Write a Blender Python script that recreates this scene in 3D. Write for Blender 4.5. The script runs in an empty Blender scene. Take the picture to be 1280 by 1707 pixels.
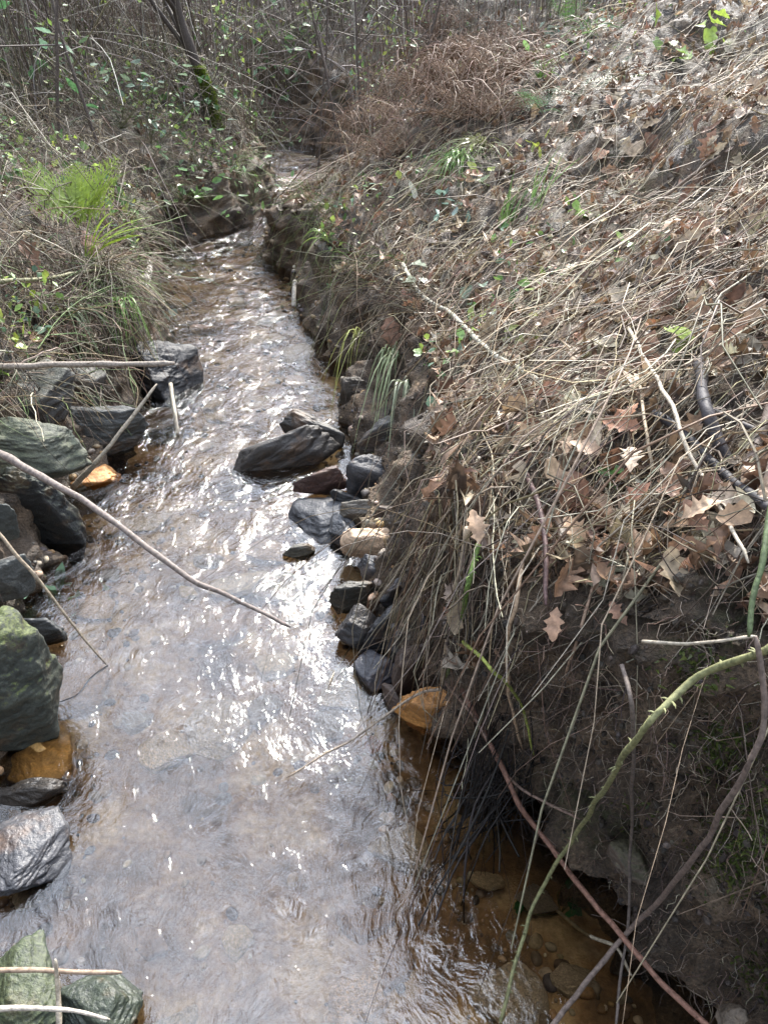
import bpy, math, random
import numpy as np
from mathutils import Vector, Matrix
from mathutils.bvhtree import BVHTree

random.seed(7); rng = np.random.default_rng(7)
S = bpy.context.scene
COL = S.collection

# ------------------------------------------------------------------ camera
CAM_H = 1.5; PITCH = math.radians(35); F = 1314.0
cd = bpy.data.cameras.new('camera'); cam = bpy.data.objects.new('camera', cd); COL.objects.link(cam)
cam.location = (0, 0, CAM_H); cam.rotation_euler = (math.pi/2-PITCH, 0, 0)
cd.sensor_fit = 'VERTICAL'; cd.sensor_height = 24; cd.lens = 24*F/1707
cd.clip_start = .02; cd.clip_end = 300
S.camera = cam
# ------------------------------------------------------------------ world, sun, exposure
SUN_EL = math.radians(40); SUN_AZ = math.radians(14)      # azimuth clockwise from +Y
w = bpy.data.worlds.new('World'); S.world = w; w.use_nodes = True
nt = w.node_tree; N = nt.nodes; LK = nt.links; N.clear()
out = N.new('ShaderNodeOutputWorld'); bg = N.new('ShaderNodeBackground'); bg.inputs['Strength'].default_value = .11
sky = N.new('ShaderNodeTexSky'); sky.sky_type = 'NISHITA'; sky.sun_disc = False
sky.sun_elevation = SUN_EL; sky.sun_rotation = SUN_AZ
tc = N.new('ShaderNodeTexCoord')
mp = N.new('ShaderNodeMapping'); mp.inputs['Scale'].default_value = (1, 1, 2.2)
cn = N.new('ShaderNodeTexNoise'); cn.inputs['Scale'].default_value = 5.5; cn.inputs['Detail'].default_value = 7; cn.inputs['Roughness'].default_value = .6
cr = N.new('ShaderNodeValToRGB'); cr.color_ramp.elements[0].position = .44; cr.color_ramp.elements[1].position = .57
LK.new(tc.outputs['Generated'], mp.inputs['Vector']); LK.new(mp.outputs[0], cn.inputs['Vector']); LK.new(cn.outputs['Fac'], cr.inputs[0])
sd = Vector((math.sin(SUN_AZ)*math.cos(SUN_EL), math.cos(SUN_AZ)*math.cos(SUN_EL), math.sin(SUN_EL)))
dt = N.new('ShaderNodeVectorMath'); dt.operation = 'DOT_PRODUCT'; dt.inputs[1].default_value = sd
LK.new(tc.outputs['Generated'], dt.inputs[0])
cl = N.new('ShaderNodeMapRange'); cl.inputs['From Min'].default_value = .3; cl.inputs['From Max'].default_value = 1
cl.inputs['To Min'].default_value = 8.5; cl.inputs['To Max'].default_value = 48     # clouds glow brighter towards the sun
LK.new(dt.outputs['Value'], cl.inputs['Value'])
cc = N.new('ShaderNodeCombineColor'); 
for i, tint in enumerate((.91, .98, 1.12)):
    tm_ = N.new('ShaderNodeMath'); tm_.operation = 'MULTIPLY'; tm_.inputs[1].default_value = tint; LK.new(cl.outputs[0], tm_.inputs[0]); LK.new(tm_.outputs[0], cc.inputs[i])
mx = N.new('ShaderNodeMix'); mx.data_type = 'RGBA'
LK.new(cr.outputs[0], mx.inputs['Factor']); LK.new(sky.outputs[0], mx.inputs[6]); LK.new(cc.outputs[0], mx.inputs[7])
LK.new(mx.outputs[2], bg.inputs['Color']); LK.new(bg.outputs[0], out.inputs[0])
sl = bpy.data.lights.new('sun', 'SUN'); so = bpy.data.objects.new('sun', sl); COL.objects.link(so)
sl.energy = 5.0; sl.angle = math.radians(2.5); sl.color = (1, .94, .85)
so.rotation_euler = (-sd).to_track_quat('-Z', 'Y').to_euler()
S.view_settings.view_transform = 'Standard'; S.view_settings.look = 'None'
S.view_settings.exposure = 0.9; S.view_settings.gamma = 1
S.render.engine = 'CYCLES'
S.cycles.max_bounces = 5; S.cycles.diffuse_bounces = 2; S.cycles.glossy_bounces = 3; S.cycles.transparent_max_bounces = 8
S.cycles.transmission_bounces = 3; S.cycles.sample_clamp_indirect = 6; S.cycles.caustics_reflective = False
try: S.cycles.use_denoising = True
except Exception: pass

# ------------------------------------------------------------------ helpers
def nz(p, seed=0):
    """smooth value noise in [-1,1], p [...,3]"""
    p = np.asarray(p, float); i = np.floor(p).astype(np.int64); f = p-i; f = f*f*(3-2*f)
    def h(a, b, c):
        n = (a*374761393 + b*668265263 + c*2147483647*3 + seed*974634777) & 0xffffffff
        n = ((n ^ (n >> 13))*1274126177) & 0xffffffff
        n = ((n ^ (n >> 16))*668265263) & 0xffffffff
        return ((n ^ (n >> 15)) & 0xffff)/32767.5-1
    r = 0
    for dx in (0, 1):
        wx = f[..., 0] if dx else 1-f[..., 0]
        for dy in (0, 1):
            wy = f[..., 1] if dy else 1-f[..., 1]
            for dz in (0, 1):
                wz = f[..., 2] if dz else 1-f[..., 2]
                r = r + wx*wy*wz*h(i[..., 0]+dx, i[..., 1]+dy, i[..., 2]+dz)
    return r
def fbm(p, sc, octv=4, seed=0, rough=.5):
    r = 0; a = 1; p = np.asarray(p)*sc
    for k in range(octv):
        r = r+a*nz(p, seed+k*17); p = p*2.03+11.3; a *= rough
    return r
def ray(u, v):
    a = (u-640)/F; b = (853.5-v)/F
    return np.array([a, math.cos(PITCH)+b*math.sin(PITCH), -math.sin(PITCH)+b*math.cos(PITCH)])
def P(u, v, z=0.):
    d = ray(u, v); t = (z-CAM_H)/d[2]; return np.array([0, 0, CAM_H])+d*t
def depth(p): return p[1]*math.cos(PITCH)-(p[2]-CAM_H)*math.sin(PITCH)
def proj(p):
    d = depth(p); yy = p[1]*math.sin(PITCH)+(p[2]-CAM_H)*math.cos(PITCH)
    return 640+F*p[0]/d, 853.5-F*yy/d
def mesh(name, V, Fq, smooth=True, col=None, uv=None):
    """V [n,3]; Fq [m,k] array of faces or list of such arrays"""
    me = bpy.data.meshes.new(name)
    fs = Fq if isinstance(Fq, list) else [Fq]
    V = np.asarray(V, np.float32).reshape(-1, 3)
    me.vertices.add(len(V)); me.vertices.foreach_set('co', V.ravel())
    loops = np.concatenate([np.asarray(f).ravel() for f in fs]).astype(np.int32)
    sizes = np.concatenate([np.full(len(f), np.asarray(f).shape[1]) for f in fs])
    starts = np.concatenate([[0], np.cumsum(sizes)[:-1]]).astype(np.int32)
    me.loops.add(len(loops)); me.loops.foreach_set('vertex_index', loops)
    me.polygons.add(len(sizes)); me.polygons.foreach_set('loop_start', starts)
    me.polygons.foreach_set('use_smooth', np.full(len(sizes), smooth))
    if col is not None:
        c = np.ones((len(V), 4), np.float32); c[:, :3] = col
        at = me.color_attributes.new('Col', 'FLOAT_COLOR', 'POINT'); at.data.foreach_set('color', c.ravel())
    me.update(calc_edges=True); me.validate()
    return me
def obj(name, me, mat=None, parent=None, label=None, cat=None, group=None, kind=None, color=None):
    o = bpy.data.objects.new(name, me); COL.objects.link(o)
    if mat is not None and me is not None and len(me.materials) == 0: me.materials.append(mat)
    if parent is not None: o.parent = parent
    if label: o['label'] = label
    if cat: o['category'] = cat
    if group: o['group'] = group
    if kind: o['kind'] = kind
    if color is not None: o.color = (*color, 1)
    return o
def empty(name, loc, label=None, cat=None, group=None):
    o = obj(name, None, label=label, cat=cat, group=group); o.location = loc; o.empty_display_size = .05; return o
def tube_arrays(C, R, sides=3, closed_tip=False):
    """C [N,K,3], R [N,K] -> V, F"""
    C = np.asarray(C, float); N_, K, _ = C.shape
    T = np.gradient(C, axis=1); T /= np.linalg.norm(T, axis=2, keepdims=True)+1e-9
    up = np.where(np.abs(T[:, :1, 2:3]) > .8, np.array([[[1., 0, 0]]]), np.array([[[0, 0, 1.]]]))
    A = np.cross(T, up); A /= np.linalg.norm(A, axis=2, keepdims=True)+1e-9; B = np.cross(T, A)
    ang = np.arange(sides)/sides*2*math.pi
    V = C[:, :, None]+R[:, :, None, None]*(A[:, :, None]*np.cos(ang)[None, None, :, None]+B[:, :, None]*np.sin(ang)[None, None, :, None])
    idx = np.arange(N_*K*sides).reshape(N_, K, sides)
    a = idx[:, :-1]; b = idx[:, 1:]
    a2 = np.roll(a, -1, 2); b2 = np.roll(b, -1, 2)
    Fq = np.stack([a, a2, b2, b], -1).reshape(-1, 4)
    return V.reshape(-1, 3), Fq
def tubes(name, C, R, cols, mat, sides=3, **kw):
    V, Fq = tube_arrays(C, R, sides); K = C.shape[1]
    col = np.repeat(cols, K*sides, axis=0)
    return obj(name, mesh(name, V, Fq, True, col), mat, **kw)
def cat_rom(pts, n):
    pts = np.asarray(pts, float); m = len(pts)
    if m == 2: 
        t = np.linspace(0, 1, n)[:, None]; return pts[0]*(1-t)+pts[1]*t
    q = np.vstack([2*pts[0]-pts[1], pts, 2*pts[-1]-pts[-2]])
    ts = np.linspace(0, m-1-1e-6, n); o = []
    for t in ts:
        i = int(t); f = t-i; a, b, c, d = q[i], q[i+1], q[i+2], q[i+3]
        o.append(.5*((2*b)+(c-a)*f+(2*a-5*b+4*c-d)*f*f+(3*b-a-3*c+d)*f**3))
    return np.array(o)

# ------------------------------------------------------------------ materials
def mat_new(name):
    m = bpy.data.materials.new(name); m.use_nodes = True; m.node_tree.nodes.clear(); return m, m.node_tree.nodes, m.node_tree.links
def ramp(N, stops):
    r = N.new('ShaderNodeValToRGB'); el = r.color_ramp.elements
    while len(el) > 1: el.remove(el[-1])
    el[0].position = stops[0][0]; el[0].color = (*stops[0][1], 1)
    for p_, c_ in stops[1:]:
        e = el.new(p_); e.color = (*c_, 1)
    return r
def noise(N, L, scale, detail=4, rough=.55, vec=None, dist=0):
    n = N.new('ShaderNodeTexNoise'); n.inputs['Scale'].default_value = scale; n.inputs['Detail'].default_value = detail
    n.inputs['Roughness'].default_value = rough; n.inputs['Distortion'].default_value = dist
    if vec is not None: L.new(vec, n.inputs['Vector'])
    return n
def mathn(N, L, op, a, b=None, clamp=False):
    m = N.new('ShaderNodeMath'); m.operation = op; m.use_clamp = clamp
    for i, x in enumerate((a, b)):
        if x is None: continue
        if isinstance(x, (int, float)): m.inputs[i].default_value = x
        else: L.new(x, m.inputs[i])
    return m.outputs[0]
def mixc(N, L, f, a, b, blend='MIX'):
    m = N.new('ShaderNodeMix'); m.data_type = 'RGBA'; m.blend_type = blend
    for s, x in ((0, f), (6, a), (7, b)):
        if isinstance(x, (int, float)): m.inputs[s].default_value = x
        elif isinstance(x, tuple): m.inputs[s].default_value = (*x, 1)
        else: L.new(x, m.inputs[s])
    return m.outputs[2]
def plant_mat(name, src='attr', transl=0., rough=.6, spec=.3, nscale=60, namp=.45):
    m, N, L = mat_new(name); o = N.new('ShaderNodeOutputMaterial'); b = N.new('ShaderNodeBsdfPrincipled')
    if src == 'attr':
        a = N.new('ShaderNodeAttribute'); a.attribute_name = 'Col'; c = a.outputs['Color']
    else:
        a = N.new('ShaderNodeObjectInfo'); c = a.outputs['Color']
    g = N.new('ShaderNodeNewGeometry')
    n = noise(N, L, nscale, 3, .6, g.outputs['Position']); r = ramp(N, [(.3, (1-namp,)*3), (.7, (1+namp*.6,)*3)])
    L.new(n.outputs['Fac'], r.inputs[0]); c = mixc(N, L, 1., c, r.outputs[0], 'MULTIPLY')
    L.new(c, b.inputs['Base Color']); b.inputs['Roughness'].default_value = rough; b.inputs['Specular IOR Level'].default_value = spec
    bp = N.new('ShaderNodeBump'); bp.inputs['Strength'].default_value = .5; bp.inputs['Distance'].default_value = .002
    L.new(n.outputs['Fac'], bp.inputs['Height']); L.new(bp.outputs[0], b.inputs['Normal'])
    if transl:
        t = N.new('ShaderNodeBsdfTranslucent'); L.new(c, t.inputs['Color']); ms = N.new('ShaderNodeMixShader'); ms.inputs[0].default_value = transl
        L.new(b.outputs[0], ms.inputs[1]); L.new(t.outputs[0], ms.inputs[2]); L.new(ms.outputs[0], o.inputs[0])
    else: L.new(b.outputs[0], o.inputs[0])
    return m
M_stem = plant_mat('dry_stem', rough=.55, nscale=90)
M_leaf = plant_mat('dead_leaf_mass', transl=.25, rough=.5, spec=.4, nscale=70)
M_green = plant_mat('green_leaf_mass', transl=.35, rough=.35, spec=.5, nscale=50, namp=.35)
M_leaf_o = plant_mat('dead_leaf_single', 'obj', transl=.2, rough=.5, spec=.4, nscale=90)
M_green_o = plant_mat('green_leaf_single', 'obj', transl=.35, rough=.35, spec=.5, nscale=60, namp=.35)
M_bark_o = plant_mat('bark', 'obj', rough=.6, nscale=130, namp=.5)

M_dry_o = plant_mat('dry_bracken', 'obj', rough=.9, spec=.05, nscale=60)
def soil_mat():
    m, N, L = mat_new('soil'); o = N.new('ShaderNodeOutputMaterial'); b = N.new('ShaderNodeBsdfPrincipled')
    g = N.new('ShaderNodeNewGeometry'); pos = g.outputs['Position']
    n1 = noise(N, L, 9, 6, .65, pos); n2 = noise(N, L, 140, 4, .7, pos); n3 = noise(N, L, 3.2, 4, .6, pos)
    r1 = ramp(N, [(.3, (.035, .025, .017)), (.46, (.10, .072, .048)), (.6, (.20, .14, .09)), (.75, (.32, .25, .17))]); L.new(n1.outputs['Fac'], r1.inputs[0])
    r2 = ramp(N, [(.35, (.45,)*3), (.6, (1.1,)*3), (.75, (2.2, 2.1, 2.0))]); L.new(n2.outputs['Fac'], r2.inputs[0])
    c = mixc(N, L, 1., r1.outputs[0], r2.outputs[0], 'MULTIPLY')
    rm = ramp(N, [(.55, (0,)*3), (.66, (1,)*3)]); L.new(n3.outputs['Fac'], rm.inputs[0])
    n4 = noise(N, L, 60, 3, .7, pos); rm4 = ramp(N, [(.42, (0,)*3), (.6, (1,)*3)]); L.new(n4.outputs['Fac'], rm4.inputs[0])
    vo = N.new('ShaderNodeTexVoronoi'); vo.inputs['Scale'].default_value = 34; L.new(pos, vo.inputs['Vector'])
    rv = ramp(N, [(0, (.014,.011,.009)), (.3, (.04,.03,.02)), (.6, (.09,.065,.045)), (1, (.025,.019,.014))]); sv = N.new('ShaderNodeSeparateColor'); L.new(vo.outputs['Color'], sv.inputs[0]); L.new(sv.outputs[0], rv.inputs[0])  # ground under litter coloured dark to stand in for deep crevice shade
    sxn = N.new('ShaderNodeSeparateXYZ'); L.new(pos, sxn.inputs[0]); tn = N.new('ShaderNodeMapRange'); L.new(sxn.outputs[2], tn.inputs[0]); tn.inputs[1].default_value = .42; tn.inputs[2].default_value = 1.0
    gn = N.new('ShaderNodeSeparateXYZ'); L.new(g.outputs['Normal'], gn.inputs[0]); tm = N.new('ShaderNodeMapRange'); L.new(gn.outputs[2], tm.inputs[0]); tm.inputs[1].default_value = .45; tm.inputs[2].default_value = .7
    c = mixc(N, L, mathn(N, L, 'MULTIPLY', mathn(N, L, 'MULTIPLY', tn.outputs[0], tm.outputs[0]), .8), c, rv.outputs[0])
    mf = mathn(N, L, 'MULTIPLY', rm.outputs[0], rm4.outputs[0]); mf = mathn(N, L, 'MULTIPLY', mf, .6)
    c = mixc(N, L, mf, c, (.07, .085, .028)); L.new(c, b.inputs['Base Color'])
    rr = ramp(N, [(.4, (.45,)*3), (.6, (.9,)*3)]); L.new(n1.outputs['Fac'], rr.inputs[0]); L.new(rr.outputs[0], b.inputs['Roughness'])
    h = mathn(N, L, 'ADD', mathn(N, L, 'MULTIPLY', n1.outputs['Fac'], 2.2), n2.outputs['Fac'])
    bp = N.new('ShaderNodeBump'); bp.inputs['Strength'].default_value = .9; bp.inputs['Distance'].default_value = .012
    L.new(h, bp.inputs['Height']); L.new(bp.outputs[0], b.inputs['Normal']); L.new(b.outputs[0], o.inputs[0]); return m
M_soil = soil_mat()
def bed_mat():
    m, N, L = mat_new('stream_sand'); o = N.new('ShaderNodeOutputMaterial'); b = N.new('ShaderNodeBsdfPrincipled')
    g = N.new('ShaderNodeNewGeometry'); pos = g.outputs['Position']
    n1 = noise(N, L, 5, 6, .6, pos); n2 = noise(N, L, 60, 4, .7, pos)
    r1 = ramp(N, [(.34, (.09, .055, .028)), (.5, (.27, .16, .075)), (.62, (.50, .36, .20))]); L.new(n1.outputs['Fac'], r1.inputs[0])
    r2 = ramp(N, [(.3, (.6,)*3), (.7, (1.25,)*3)]); L.new(n2.outputs['Fac'], r2.inputs[0])
    c = mixc(N, L, 1., r1.outputs[0], r2.outputs[0], 'MULTIPLY'); L.new(c, b.inputs['Base Color']); b.inputs['Roughness'].default_value = .8
    bp = N.new('ShaderNodeBump'); bp.inputs['Strength'].default_value = .7; bp.inputs['Distance'].default_value = .01
    L.new(mathn(N, L, 'ADD', n1.outputs['Fac'], n2.outputs['Fac']), bp.inputs['Height']); L.new(bp.outputs[0], b.inputs['Normal'])
    L.new(b.outputs[0], o.inputs[0]); return m
M_bed = bed_mat()
def rock_mat():
    m, N, L = mat_new('slate_rock'); o = N.new('ShaderNodeOutputMaterial'); b = N.new('ShaderNodeBsdfPrincipled')
    oi = N.new('ShaderNodeObjectInfo'); tcn = N.new('ShaderNodeTexCoord'); g = N.new('ShaderNodeNewGeometry')
    am = N.new('ShaderNodeAttribute'); am.attribute_type = 'OBJECT'; am.attribute_name = 'moss'
    aw = N.new('ShaderNodeAttribute'); aw.attribute_type = 'OBJECT'; aw.attribute_name = 'wet'
    mp = N.new('ShaderNodeMapping'); mp.inputs['Scale'].default_value = (1, 1, 2.4); mp.inputs['Rotation'].default_value = (.25, .15, 0)
    L.new(tcn.outputs['Object'], mp.inputs[0])
    n1 = noise(N, L, 14, 6, .65, mp.outputs[0], .6); n2 = noise(N, L, 7, 5, .6, g.outputs['Position']); n3 = noise(N, L, 170, 3, .7, g.outputs['Position'])
    r1 = ramp(N, [(.3, (.5,)*3), (.5, (.95,)*3), (.72, (1.7, 1.65, 1.55))]); L.new(n1.outputs['Fac'], r1.inputs[0])
    c = mixc(N, L, 1., oi.outputs['Color'], r1.outputs[0], 'MULTIPLY')
    ru = ramp(N, [(.56, (0,)*3), (.7, (.6,)*3)]); L.new(n2.outputs['Fac'], ru.inputs[0])
    c = mixc(N, L, ru.outputs[0], c, (.16, .09, .045))
    r3 = ramp(N, [(.3, (.7,)*3), (.7, (1.3,)*3)]); L.new(n3.outputs['Fac'], r3.inputs[0]); c = mixc(N, L, 1., c, r3.outputs[0], 'MULTIPLY')
    sx = N.new('ShaderNodeSeparateXYZ'); L.new(g.outputs['Normal'], sx.inputs[0])
    up = mathn(N, L, 'ADD', mathn(N, L, 'MULTIPLY', sx.outputs[2], .5), mathn(N, L, 'MULTIPLY', n2.outputs['Fac'], 1.2))
    up = mathn(N, L, 'ADD', up, mathn(N, L, 'MULTIPLY', n3.outputs['Fac'], .5))
    rm = ramp(N, [(.45, (0,)*3), (.62, (1,)*3)]); L.new(mathn(N, L, 'SUBTRACT', up, .62), rm.inputs[0])
    rmc = ramp(N, [(.35, (.025, .035, .012)), (.65, (.12, .14, .045))]); L.new(n3.outputs['Fac'], rmc.inputs[0])
    c = mixc(N, L, mathn(N, L, 'MULTIPLY', rm.outputs[0], am.outputs['Fac']), c, rmc.outputs[0])
    L.new(c, b.inputs['Base Color'])
    ro = mathn(N, L, 'SUBTRACT', .75, mathn(N, L, 'MULTIPLY', aw.outputs['Fac'], .5)); L.new(ro, b.inputs['Roughness'])
    bp = N.new('ShaderNodeBump'); bp.inputs['Strength'].default_value = .8; bp.inputs['Distance'].default_value = .008
    L.new(mathn(N, L, 'ADD', n1.outputs['Fac'], mathn(N, L, 'MULTIPLY', n3.outputs['Fac'], .35)), bp.inputs['Height']); L.new(bp.outputs[0], b.inputs['Normal'])
    L.new(b.outputs[0], o.inputs[0]); return m
M_rock = rock_mat()
def water_mat():
    m, N, L = mat_new('stream_water'); o = N.new('ShaderNodeOutputMaterial')
    g = N.new('ShaderNodeNewGeometry'); pos = g.outputs['Position']
    mp = N.new('ShaderNodeMapping'); mp.inputs['Rotation'].default_value = (0, 0, .25); mp.inputs['Scale'].default_value = (1, .62, 1)
    warp = noise(N, L, 4, 3, .5, pos)
    add = N.new('ShaderNodeVectorMath'); add.operation = 'MULTIPLY_ADD'; add.inputs[1].default_value = (.22, .22, 0)
    L.new(warp.outputs['Color'], add.inputs[0]); L.new(pos, add.inputs[2]); L.new(add.outputs[0], mp.inputs[0])
    n1 = noise(N, L, 27, 5, .62, mp.outputs[0], .5); n2 = noise(N, L, 95, 2, .5, mp.outputs[0], .1); n0 = noise(N, L, 7, 2, .5, mp.outputs[0], .15)
    at = N.new('ShaderNodeAttribute'); at.attribute_name = 'Col'   # how rough the flow is here
    h = mathn(N, L, 'ADD', mathn(N, L, 'MULTIPLY', n1.outputs['Fac'], 1.0), mathn(N, L, 'MULTIPLY', n2.outputs['Fac'], .3))
    h = mathn(N, L, 'ADD', h, mathn(N, L, 'MULTIPLY', n0.outputs['Fac'], 2.4))
    h = mathn(N, L, 'MULTIPLY', h, at.outputs['Fac'])
    bp = N.new('ShaderNodeBump'); bp.inputs['Strength'].default_value = 1; bp.inputs['Distance'].default_value = .0070
    L.new(h, bp.inputs['Height'])
    gl = N.new('ShaderNodeBsdfGlossy'); gl.inputs['Roughness'].default_value = .085; L.new(bp.outputs[0], gl.inputs['Normal'])
    tr = N.new('ShaderNodeBsdfTransparent'); tr.inputs[0].default_value = (.92, .83, .68, 1)
    fr = N.new('ShaderNodeFresnel'); fr.inputs['IOR'].default_value = 1.9; L.new(bp.outputs[0], fr.inputs['Normal'])
    ms = N.new('ShaderNodeMixShader'); L.new(fr.outputs[0], ms.inputs[0]); L.new(tr.outputs[0], ms.inputs[1]); L.new(gl.outputs[0], ms.inputs[2])
    L.new(ms.outputs[0], o.inputs[0]); return m
M_water = water_mat()

# ------------------------------------------------------------------ terrain
RS = [ # waterline x,y | lip x,y,z | outer x,y
 ((1.4,-3),(1.7,-3.2,.9),(14,-6)), ((.75,0.0),(1.0,0.0,.86),(14,-.6)), ((.55,.55),(.72,.46,.83),(14,.5)), ((.42,.82),(.50,.74,.80),(14,1.0)),
 ((.33,.95),(.34,.86,.78),(14,1.5)), ((.23,1.10),(.18,.97,.75),(14,2.2)), ((.13,1.32),(.08,1.22,.69),(14,3.0)), ((.0,1.58),(.12,1.50,.6),(14,3.8)),
 ((-.08,2.0),(.20,1.98,.5),(14,4.6)), ((-.10,2.6),(.14,2.6,.45),(14,5.5)), ((-.16,3.1),(.04,3.15,.39),(14,6.3)), ((-.35,3.65),(-.22,3.7,.33),(14,7.0)),
 ((-.48,4.6),(-.38,4.6,.32),(14,8.5)), ((-.80,4.95),(-.66,4.95,.26),(14,9.4)), ((-.78,5.15),(-.60,5.2,.24),(14,9.7)), ((-.50,5.45),(-.27,5.5,.20),(14,10.2)), ((-.36,6.3),(-.12,6.2,.25),(14,11.5)), ((-.34,7.2),(-.05,7.1,.36),(14,14)),
 ((-.5,8.2),(-.25,8.2,.55),(14,22)), ((-1.3,9.3),(-.9,9.6,.65),(4,34)), ((-3,9.9),(-2.8,10.3,.75),(-6,34)), ((-12,10.4),(-12,10.9,.8),(-20,34))]
LS = [ ((-1.0,-3),(-1.3,-3,.5),(-14,-5)), ((-.88,.4),(-1.1,.4,.45),(-14,0)), ((-.92,1.2),(-1.15,1.2,.4),(-14,1)), ((-.98,1.6),(-1.18,1.6,.36),(-14,1.6)),
 ((-1.02,2.0),(-1.25,2.0,.36),(-14,2.2)), ((-1.06,2.5),(-1.28,2.45,.36),(-14,2.8)), ((-1.05,2.9),(-1.22,2.85,.32),(-14,3.3)), ((-1.0,3.3),(-1.15,3.25,.36),(-14,3.7)),
 ((-1.12,3.8),(-1.2,3.75,.38),(-14,4.2)), ((-1.38,4.64),(-1.42,4.6,.32),(-14,4.9)), ((-1.36,5.15),(-1.38,5.3,.28),(-14,5.5)), ((-.97,5.45),(-1.05,5.65,.28),(-14,6.2)),
 ((-.84,6.0),(-.98,6.1,.32),(-14,6.9)), ((-.97,7.2),(-1.1,7.15,.42),(-14,7.6)), ((-1.2,8.0),(-1.45,7.9,.5),(-14,8.2)), ((-3.2,8.7),(-3.2,8.4,.6),(-14,8.7)), ((-12,9.0),(-12,8.9,.6),(-14,9.0))]
def build_bank(name, ST, H, s0, seed, label):
    wl = np.array([s[0] for s in ST], float); lp = np.array([s[1] for s in ST], float); ou = np.array([s[2] for s in ST], float)
    seg = np.concatenate([[0], np.cumsum(np.linalg.norm(np.diff(wl, axis=0), axis=1))])
    # rows spaced with distance from the viewer
    rows = [0.]; 
    while rows[-1] < seg[-1]:
        s = rows[-1]; q = np.array([np.interp(s, seg, wl[:, 0]), np.interp(s, seg, wl[:, 1])])
        rows.append(s+max(.010, .0062*np.linalg.norm(q-np.array([0, .0])))*(1 if q[1] > -.1 else 6))
    s = np.array(rows[:-1])
    def smooth_interp(a):
        dense = np.linspace(0, seg[-1], 1500); v = np.interp(dense, seg, a); k = np.hanning(23); k /= k.sum()
        v = np.convolve(np.pad(v, 11, mode='edge'), k, 'valid'); return np.interp(s, dense, v)
    W = np.stack([smooth_interp(wl[:, i]) for i in range(2)], 1); Lp = np.stack([smooth_interp(lp[:, i]) for i in range(3)], 1); O = np.stack([smooth_interp(ou[:, i]) for i in range(2)], 1)
    n = len(s); nw = 64; sp_ = np.stack([s*1.0, s*0, s*0+seed*3.], 1)
    rag = fbm(sp_, 3.0, 3, seed)*np.interp(W[:, 1], [1.2, 2.2], [.025, .07]); Lp[:, 0] += rag; Lp[:, 2] += fbm(sp_, 2.3, 3, seed+8)*.05
    t = np.linspace(0, 1, nw)
    zf = -.25+(Lp[:, 2:3]+.25)*t[None]                                # z up the wall
    k = np.clip((zf)/Lp[:, 2:3], 0, 1)
    # undercut: hollow at the foot, overhang just under the lip
    hollow = np.sin(np.clip(k/.75, 0, 1)*math.pi)**1.0
    xy = W[:, None]*(1-k[..., None])+Lp[:, None, :2]*k[..., None]
    outd = (O-Lp[:, :2]); outd /= np.linalg.norm(outd, axis=1, keepdims=True)
    hn = .06*np.clip(Lp[:, 2]/.6, .3, 1.3)*(.7+.6*nz(np.stack([s*2.1, s*0, s*0+seed], 1)))*np.interp(W[:, 1], [1.25, 1.7, 3.2, 4.2], [1, .0, .1, .7])
    xy = xy+outd[:, None]*(hollow*hn[:, None])[..., None]
    wall = np.concatenate([xy, zf[..., None]], -1)
    nd = 230; dist = .0+.008*(np.exp(np.linspace(0, 1, nd)*math.log(1+13.5/.008*.012))-1)/.012; dist = dist[1:]
    D = dist/dist[-1]; full = np.linalg.norm(O-Lp[:, :2], axis=1)
    xy2 = Lp[:, None, :2]+(O-Lp[:, :2])[:, None]*D[None, :, None]; dd = D[None]*full[:, None]
    z2 = Lp[:, 2:3]+H*(1-np.exp(-s0*dd/H))-.03*np.exp(-dd/.05)+.0
    slope = np.concatenate([xy2, z2[..., None]], -1)
    G = np.concatenate([wall, slope], 1); m = G.shape[1]
    # displacement along the normal
    du = np.gradient(G, axis=0); dv = np.gradient(G, axis=1); Nn = np.cross(du, dv); Nn /= np.linalg.norm(Nn, axis=2, keepdims=True)+1e-9
    if Nn[n//2, -20, 2] < 0: Nn = -Nn
    isw = np.zeros((n, m)); isw[:, :nw] = 1; 
    for j in range(12): isw[:, nw+j] = 1-j/12
    base = G.copy()
    a = fbm(base, 2.4, 3, seed)*.085; b = fbm(base, 9, 3, seed+5)*(.022+.020*isw); c = fbm(base, 34, 3, seed+9)*(.005+.009*isw)
    lump = -np.abs(fbm(base, 6, 2, seed+3))*.085*isw+.035*isw
    nearw = np.clip((3.0-base[..., 1])/1.5, 0, 1)*isw; cl_ = 1-np.abs(fbm(base*np.array([1, 1, 1.3]), 13, 3, seed+31)); lump = lump+nearw*(cl_**2*.034-.02)+nearw*np.maximum(0, nz(base*28, seed+37))**1.5*.016
    hole = np.exp(-(((base[..., 0]-.60)/.14)**2+((base[..., 1]-.62)/.10)**2+((base[..., 2]-.17)/.09)**2)); lump = lump-hole*.11
    disp = (a*np.where(isw > .5, .35, 1)+b+c+lump)
    fade = np.ones((n, m))
    G = G+Nn*(disp*fade)[..., None]
    # close the plateau noise far out
    idx = np.arange(n*m).reshape(n, m)
    Fq = np.stack([idx[:-1, :-1], idx[1:, :-1], idx[1:, 1:], idx[:-1, 1:]], -1).reshape(-1, 4)
    if (Nn[n//2, -20, 2] > 0) and np.cross(du, dv)[n//2, -20, 2] < 0: Fq = Fq[:, ::-1]
    o = obj(name, mesh(name, G.reshape(-1, 3), Fq), M_soil, kind='structure', label=label)
    return o, G.reshape(-1, 3), Fq
bankR, VR, FR = build_bank('right_bank', RS, 1.7, .60, 11, 'steep eroded soil bank on the right of the stream')
bankL, VL, FL = build_bank('left_bank', LS, .95, .75, 47, 'low soil bank on the left of the stream')
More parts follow.
